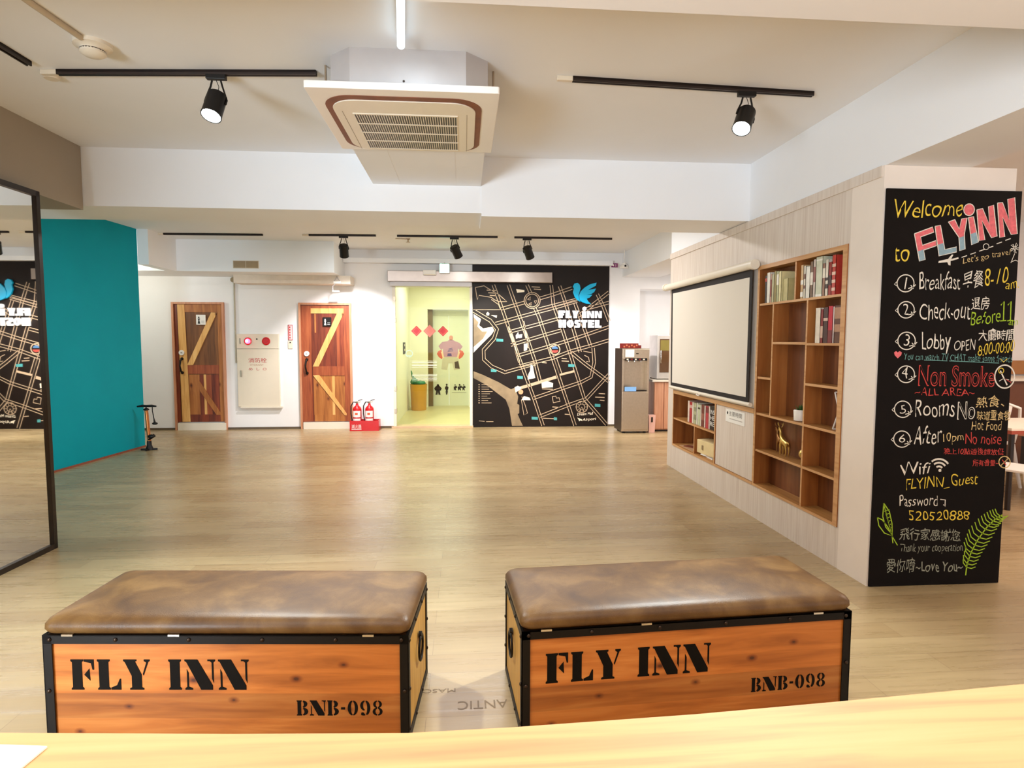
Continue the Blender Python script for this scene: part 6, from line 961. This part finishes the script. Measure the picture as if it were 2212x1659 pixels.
# papers, magazines and a carton in the low bookcase
tag(MB().box(XR + .02, XR + .20, 6.12, 6.52, .2868, .294).build('magazine', bm_((190, 150, 110)), None), 'flat tan magazine lying at lower left in the low bookcase', 'magazine')
tag(MB().prism([(XR + .03, 6.42, .2942), (XR + .14, 6.18, .2942), (XR + .2, 6.24, .2942), (XR + .1, 6.46, .2942)], (0, 0, .008)).build('magazine', bm_((120, 62, 40)), None), 'brown magazine lying askew on the tan one in the low bookcase', 'magazine')
for i, (a, lb) in enumerate(((0.0, 'lower white booklet under the cream carton in the low bookcase'), (.3, 'upper white booklet under the cream carton in the low bookcase'))):
    c = Vector((XR + .110, 5.80, 0)); q = []
    for dx, dy in ((-.065, -.12), (.065, -.12), (.065, .12), (-.065, .12)): q.append((c.x + dx * math.cos(a) - dy * math.sin(a), c.y + dx * math.sin(a) + dy * math.cos(a), .2868 + i * .013))
    tag(MB().prism(q, (0, 0, .012)).build('booklet', M['paper'], None), lb, 'booklet')
cb = thing('carton', 'cream carton in the lower right cell of the low bookcase', 'box', (XR + .14, 5.8, .313))
a = math.radians(6); q = []
for dx, dy in ((-.08, -.2), (.08, -.2), (.08, .2), (-.08, .2)): q.append((XR + .112 + dx * math.cos(a) - dy * math.sin(a), 5.80 + dx * math.sin(a) + dy * math.cos(a), .313))
MB().prism(q, (0, 0, .135)).build('carton_body', plain('cream_card', rgb(226, 204, 152), .6), cb, bevel=.003)
MB().box(XR + .016, XR + .030, 5.86, 5.885, .355, .40).build('carton_mark', plain('grey_card_print', rgb(150, 130, 96)), cb)
# ------------------------------------------------------------------ ornaments
pl = thing('potted_plant', 'small green plant in a white pot on the bookcase', 'plant', (XR + .07, 4.16, .873))
MB().lathe([(.036, 0), (.046, .004), (.05, .075), (.046, .082), (.042, .076), (.04, .06), (.001, .06)], (XR + .062, 4.185, .873), 24).build('pot', M['white_plastic'], pl, smooth=40)
lv = MB()
for i in range(60):
    a = random.uniform(0, 2 * PI); r = random.uniform(.004, .033); h = random.uniform(.02, .065)
    p = Vector((XR + .062 + r * .6 * math.cos(a), 4.185 + r * .6 * math.sin(a), .935)); e = p + Vector((r * math.cos(a), r * math.sin(a), h)); s = Vector((-math.sin(a), math.cos(a), 0)) * .006
    lv.f([lv.v(p), lv.v((p + e) / 2 + s), lv.v(e), lv.v((p + e) / 2 - s)])
lv.build('foliage', M['green'], pl)
cu = thing('toy_ornament', 'tiny red-brown and white ornament beside the potted plant', 'ornament', (XR + .07, 4.10, .873))
MB().lathe([(.02, 0), (.026, .02), (.022, .045), (.012, .055), (.001, .06)], (XR + .075, 4.105, .873), 16).build('ornament_body', bm_((150, 110, 90)), cu, smooth=50)
MB().ball((XR + .07, 4.105, .945), .018, n=12).build('ornament_head', M['white_plastic'], cu, smooth=60)
def deer(x, y, z, h, label, face, mat):
    """standing brass deer: body, neck, head with ears, four legs; face=+1 looks towards far end"""
    t = thing('deer_figurine', label, 'figurine', (x, y, z), 'brass deer figurines'); k = h / .30; s = face
    P = lambda a, b, c=0: (x + c * k, y + s * a * k, z + b * k)
    sk = bpy.data.meshes.new('body'); vs = [P(-.05, .155), P(0, .15), P(.045, .158), P(.062, .20), P(.075, .245), P(.085, .262), P(.118, .252), P(-.075, .15), P(-.085, .13)]
    ed = [(0, 1), (1, 2), (2, 3), (3, 4), (4, 5), (5, 6), (0, 7), (7, 8)]
    R = [.032, .030, .034, .020, .014, .017, .008, .014, .006]
    for a, c in ((.047, -.016), (.047, .016), (-.055, -.016), (-.055, .016)):
        i = len(vs); base = 2 if a > 0 else 0
        vs += [P(a, .115, c), P(a + (-.004 if a > 0 else -.012), .065, c), P(a, .006, c)]; ed += [(base, i), (i, i + 1), (i + 1, i + 2)]; R += [.013, .007, .006]
    for c in (-.02, .02):
        i = len(vs); vs += [P(.078, .29, c)]; ed += [(5, i)]; R += [.006]
    sk.from_pydata(vs, ed, []); sk.update()
    o = bpy.data.objects.new('body', sk); COL.objects.link(o)
    m_ = o.modifiers.new('skin', 'SKIN'); m_.use_smooth_shade = True
    for i, r in enumerate(R): sk.skin_vertices[0].data[i].radius = (r * k, r * k)
    sk.skin_vertices[0].data[0].use_root = True
    o.modifiers.new('sub', 'SUBSURF').levels = 1; o.modifiers['sub'].render_levels = 1
    bpy.context.view_layer.update()
    me = bpy.data.meshes.new_from_object(o.evaluated_get(bpy.context.evaluated_depsgraph_get()))
    bpy.data.objects.remove(o); bpy.data.meshes.remove(sk)
    for v in me.vertices: v.co -= Vector((x, y, z))
    me.materials.clear(); me.materials.append(mat); me.shade_smooth()
    b = bpy.data.objects.new('body', me); COL.objects.link(b); b.parent = t
    an = MB()
    for c in (-1, 1):
        an.tube([P(.082, .275, .008 * c), P(.07, .31, .022 * c), P(.08, .34, .03 * c)], .0035 * k, 6); an.tube([P(.074, .30, .018 * c), P(.095, .325, .024 * c)], .003 * k, 6)
    an.build('antlers', mat, t, smooth=60)
    return t
deer(XR + .055, 4.385, .573, .225, 'front brass deer standing on the fourth shelf', 1, M['gold'])
deer(XR + .09, 4.50, .573, .21, 'darker deer figurine standing behind the brass one', 1, plain('aged_bronze', rgb(150, 104, 56), .4, .7, var=.15))
ow = thing('globe_ornament', 'round brass globe ornament right of the deer figurines', 'ornament', (XR + .065, 4.12, .573))
MB().lathe([(.03, 0), (.03, .008), (.01, .014), (.008, .03)], (XR + .065, 4.12, .573), 18).build('stand', M['gold'], ow, smooth=40)
MB().ball((XR + .065, 4.12, .640), .042, n=18).build('globe', M['gold'], ow, smooth=60)
MB().tube([(XR + .065, 4.12, .683), (XR + .063, 4.125, .72)], [.012, .008], 8).ball((XR + .063, 4.125, .735), .012, n=10).build('finial', M['chrome'], ow, smooth=50)
fr = thing('wire_frame_ornament', 'tall white geometric wire ornament on the right of the bookcase', 'ornament', (XR + .08, 3.735, .873))
q = MB()
A = [(XR + .03, 3.75, .879), (XR + .10, 3.72, .879), (XR + .035, 3.70, 1.00), (XR + .09, 3.77, 1.01), (XR + .03, 3.74, 1.12), (XR + .095, 3.715, 1.125)]
for i, j in ((0, 1), (0, 2), (0, 3), (1, 2), (1, 3), (2, 3), (2, 4), (2, 5), (3, 4), (3, 5), (4, 5)): q.tube([A[i], A[j]], .005, 6)
q.build('wire_frame', M['white_plastic'], fr)
MB().ball((XR + .07, 3.735, .898), .024, n=12).build('glass_bead', plain('olive_glass', rgb(110, 96, 48), .15), fr, smooth=60)
# ------------------------------------------------------------------ chalkboard with its writing
BX0, BX1, BZ1, BY = 2.386, 3.206, 2.315, 3.303
cbd = thing('chalkboard', 'tall black chalkboard with coloured house rules on the pillar', 'chalkboard', (2.796, 3.328, 0))
MB().box(BX0, BX1, BY, BY + .011, .003, BZ1).build('board_panel', M['board'], cbd)
def bp3(p): return Vector((BX0 + p[0], BY - .0003, p[1]))
SPL0, SPL1 = SPLIT
for s, p, q, h, col, bold, sh in BOARD_TEXT:
    cjk = any(ord(c) > 0x2e80 for c in s)
    o = text(s, 'chalk_lettering', M['chalk_' + col], cbd, bp3(p), bp3(q), (0, 0, 1), h, bold=bold or (.002 if cjk else -.008), shear=sh, depth=.0004, wobble=0 if bold else .055)
    if bold: text(s, 'letter_hollow', M['board'], o, bp3(p) + Vector((.006, -.0006, .006)), bp3(q) + Vector((-.006, -.0006, .006)), (0, 0, 1), h - .012, bold=-.012, depth=.0004)
sg = {}
for nm, col, w, pts in BOARD_STROKES: sg.setdefault(nm, []).append((col, w, pts))
for nm, L in sg.items():
    m_ = MB(); cols = []
    for col, w, pts in L:
        n0 = len(m_.bm.faces); m_.ribbon([bp3(p) for p in pts], w, (0, -1, 0), .0005)
        if col not in cols: cols.append(col)
        m_.bm.faces.ensure_lookup_table()
        for f_ in m_.bm.faces[n0:]: f_.material_index = cols.index(col)
    m_.build('chalk_' + nm.split(' ')[0], [M['chalk_' + c] for c in cols], cbd)
for nm, pts in BOARD_POLYS:
    if nm in ('heart', 'plane'):
        MB().prism([bp3(p) for p in pts], (0, -.0004, 0)).build('chalk_' + nm, M['chalk_p' if nm == 'heart' else 'chalk_w'], cbd); continue
    m_ = MB().prism([bp3(p) for p in pts], (0, -.0004, 0))
    a, b = bp3(SPL0), bp3(SPL1); d = (b - a).normalized(); nrm = Vector((-d.z, 0, d.x))
    bmesh.ops.bisect_plane(m_.bm, geom=list(m_.bm.verts) + list(m_.bm.edges) + list(m_.bm.faces), plane_co=a, plane_no=nrm)
    for f_ in m_.bm.faces: f_.material_index = 0 if (f_.calc_center_median() - a).dot(nrm) > 0 else 1
    o = m_.build('chalk_block_letter', [M['chalk_p'], M['chalk_b']], cbd)
    MB().ribbon([bp3(p) + Vector((0, -.0005, 0)) for p in pts + pts[:1]], .005, (0, -1, 0), .0004).build('letter_outline', M['chalk_w'], o)
# ------------------------------------------------------------------ dining corner seen past the pillar
def dining_chair(x, y, rz, label, legm):
    t = thing('dining_chair', label, 'chair', (x, y, 0), 'white metal dining chairs', rz=math.radians(rz))
    S = .45
    q = MB(); R1 = rr(-.18, .18, -.18, .18, .05); a = [q.v((u, v, S - .02)) for u, v in R1]; b = [q.v((u, v, S)) for u, v in R1]
    q.skin([a, b]).build('seat', M['white_plastic'], t, bevel=.005, local=True)
    for sx in (-1, 1):
        for sy in (-1, 1):
            MB().tube([(sx * .155, sy * .155, S - .02), (sx * .21, sy * .22, .0)], [.026, .014], 8).build('leg', legm, t, smooth=50, local=True)
    MB().tube([(-.165, .165, S), (-.18, .20, .66), (-.15, .225, .80), (0, .235, .85), (.15, .225, .80), (.18, .20, .66), (.165, .165, S)], .014, 8).build('back_hoop', M['white_plastic'], t, smooth=50, local=True)
    MB().prism([(-.05, .175, S), (.05, .175, S), (.06, .236, .84), (-.06, .236, .84)], (0, .004, 0)).build('back_splat', M['white_plastic'], t, local=True)
    q = MB()
    q.tube([(-.18, -.185, .2), (.18, -.185, .2)], .006, 6).tube([(-.18, .19, .2), (.18, .19, .2)], .006, 6); q.build('stretcher', M['white_plastic'], t, local=True)
    return t
dining_chair(4.40, 4.50, 30, 'white metal chair at the right edge, nearest behind the pillar', M['white_plastic'])
dining_chair(5.3, 5.72, 180, 'white metal chair farther back, beyond the dining table', M['white_plastic'])
tb_ = thing('dining_table', 'white dining table with red-brown edge at the right edge of the room', 'table', (5.1, 4.95, 0))
MB().box(4.60, 5.9, 4.70, 5.35, .70, .725).build('table_top', M['cream2'], tb_, bevel=.003)
MB().box(4.595, 5.905, 4.695, 5.355, .672, .70).build('edge_band', plain('red_brown_edge', rgb(160, 70, 50), .5), tb_)
for x in (4.68, 5.82):
    for y in (4.78, 5.27): MB().tube([(x, y, .672), (x, y, 0)], .022, 8).build('leg', M['dark'], tb_, smooth=40)
lt2 = thing('dining_bench', 'low wood bench seat with dark rail beside the dining table', 'bench', (6.6, 5.9, 0))
MB().box(6.1, 7.6, 5.85, 6.2, .42, .46).build('seat_board', plain('salmon_wood', rgb(200, 130, 100), .5), lt2)
for x in (6.2, 7.5): MB().box(x - .03, x + .03, 5.87, 6.18, 0, .42).build('leg', M['dark'], lt2)
sk_ = thing('wall_counter', 'white-topped red-brown counter along the dining corner wall', 'counter', (6.9, 6.7, 0))
MB().box(6.2, 8.8, 6.45, 6.96, 1.0, 1.03).build('counter_top', M['cream2'], sk_)
MB().box(6.25, 8.8, 6.5, 6.96, 0, 1.0).build('counter_body', plain('red_brown_laminate', rgb(110, 66, 44), .4), sk_)
# ------------------------------------------------------------------ faint print on some floor planks
FP = plain('faded_floor_print', rgb(116, 94, 64), .45, var=.15, scale=50)
for s, x0, y0, x1, y1, h in (('ANTIC', .17, 2.345, -.03, 2.345, .055), ('MASOI', -.04, 2.44, -.19, 2.44, .028)):
    up = (0, 1, 0) if x1 > x0 else (0, -1, 0)
    text(s, 'floor_print', FP, fl, (x0, y0, .0004), (x1, y1, .0004), up, h, depth=.0004)
# ------------------------------------------------------------------ light
w = bpy.data.worlds.new('room_ambience'); SC.world = w; w.use_nodes = True
bg_ = w.node_tree.nodes['Background']; bg_.inputs[0].default_value = (.97, .98, 1.0, 1); bg_.inputs[1].default_value = 1.25
def lamp(name, kind, loc, energy, color, target=None, **kw):
    d = bpy.data.lights.new(name, kind); d.energy = energy; d.color = color
    for k, v in kw.items(): setattr(d, k, v)
    o = bpy.data.objects.new(name, d); COL.objects.link(o); o.location = loc
    if target is not None: o.rotation_euler = (Vector(target) - Vector(loc)).to_track_quat('-Z', 'Y').to_euler()
    return o
COOL, NEUT, WARM = (.93, 1.0, .98), (1.0, .95, .90), (1.0, .82, .64)
for i, ((p, ax), e, ang, c) in enumerate(zip(SPOTS, (360, 360, 330, 340, 300), (95, 95, 88, 80, 80), (COOL, COOL, (1, .96, .98), (1, .98, .86), (1, .95, 1)))):
    lamp('track_spot_light', 'SPOT', p, e, c, p + ax, spot_size=math.radians(ang), spot_blend=.55, shadow_soft_size=.045)
lamp('led_glow', 'AREA', (-.24, 2.4, 2.84), 5, (.78, .9, 1), (-.24, 2.5, 0), shape='RECTANGLE', size=.06, size_y=1.1)
for x, e in ((.3, 5), (1.9, 15)):
    lamp('counter_downlight', 'POINT', (x, .8, 2.2), e, (1, .74, .52), shadow_soft_size=.12)
lamp('room_fill', 'AREA', (-.3, 6.9, 2.88), 120, (1, .97, .96), (-.3, 6.9, 0), shape='RECTANGLE', size=3.6, size_y=.3)  # added fill without a fixture, hidden by the beam; brightens floor and ceiling
lamp('front_fill', 'AREA', (-.6, .1, 2.88), 36, (1, .93, .84), (-.6, .3, 0), shape='RECTANGLE', size=3.0, size_y=.3)  # added fill without a fixture, out of view above the counter
lamp('passage_lamp', 'POINT', (-5.2, 9.0, 2.35), 30, (1, .97, .84), shadow_soft_size=.1)
lamp('lobby_lamp', 'AREA', (-.35, 11.6, 2.6), 38, (1, .99, .86), (-.35, 11.6, 0), shape='RECTANGLE', size=1.0, size_y=1.6)
lamp('pantry_lamp', 'AREA', (3.6, 8.6, 2.5), 45, (1, .93, .88), (3.6, 8.6, 0), shape='RECTANGLE', size=.5, size_y=1.2)
lamp('cool_fill', 'AREA', (-3.6, -2.4, .9), 380, (.76, .89, 1), (-.8, 3.2, 2.92), shape='RECTANGLE', size=1.8, size_y=1.4)  # added fill behind the camera, no window there; brightens and cools the ceiling
lamp('dining_lamp', 'AREA', (5.4, 3.6, 2.88), 110, (1, .78, .66), (5.4, 3.6, 0), shape='RECTANGLE', size=2, size_y=2)
SC.view_settings.view_transform = 'Standard'; SC.view_settings.look = 'None'; SC.view_settings.gamma = 1.0; SC.view_settings.use_curve_mapping = False
SC.view_settings.exposure = 0.06
cy = SC.cycles
cy.use_denoising = True; cy.max_bounces = 8; cy.diffuse_bounces = 5; cy.glossy_bounces = 4; cy.transmission_bounces = 6; cy.transparent_max_bounces = 12
cy.sample_clamp_indirect = 6.0; cy.caustics_reflective = False; cy.caustics_refractive = False
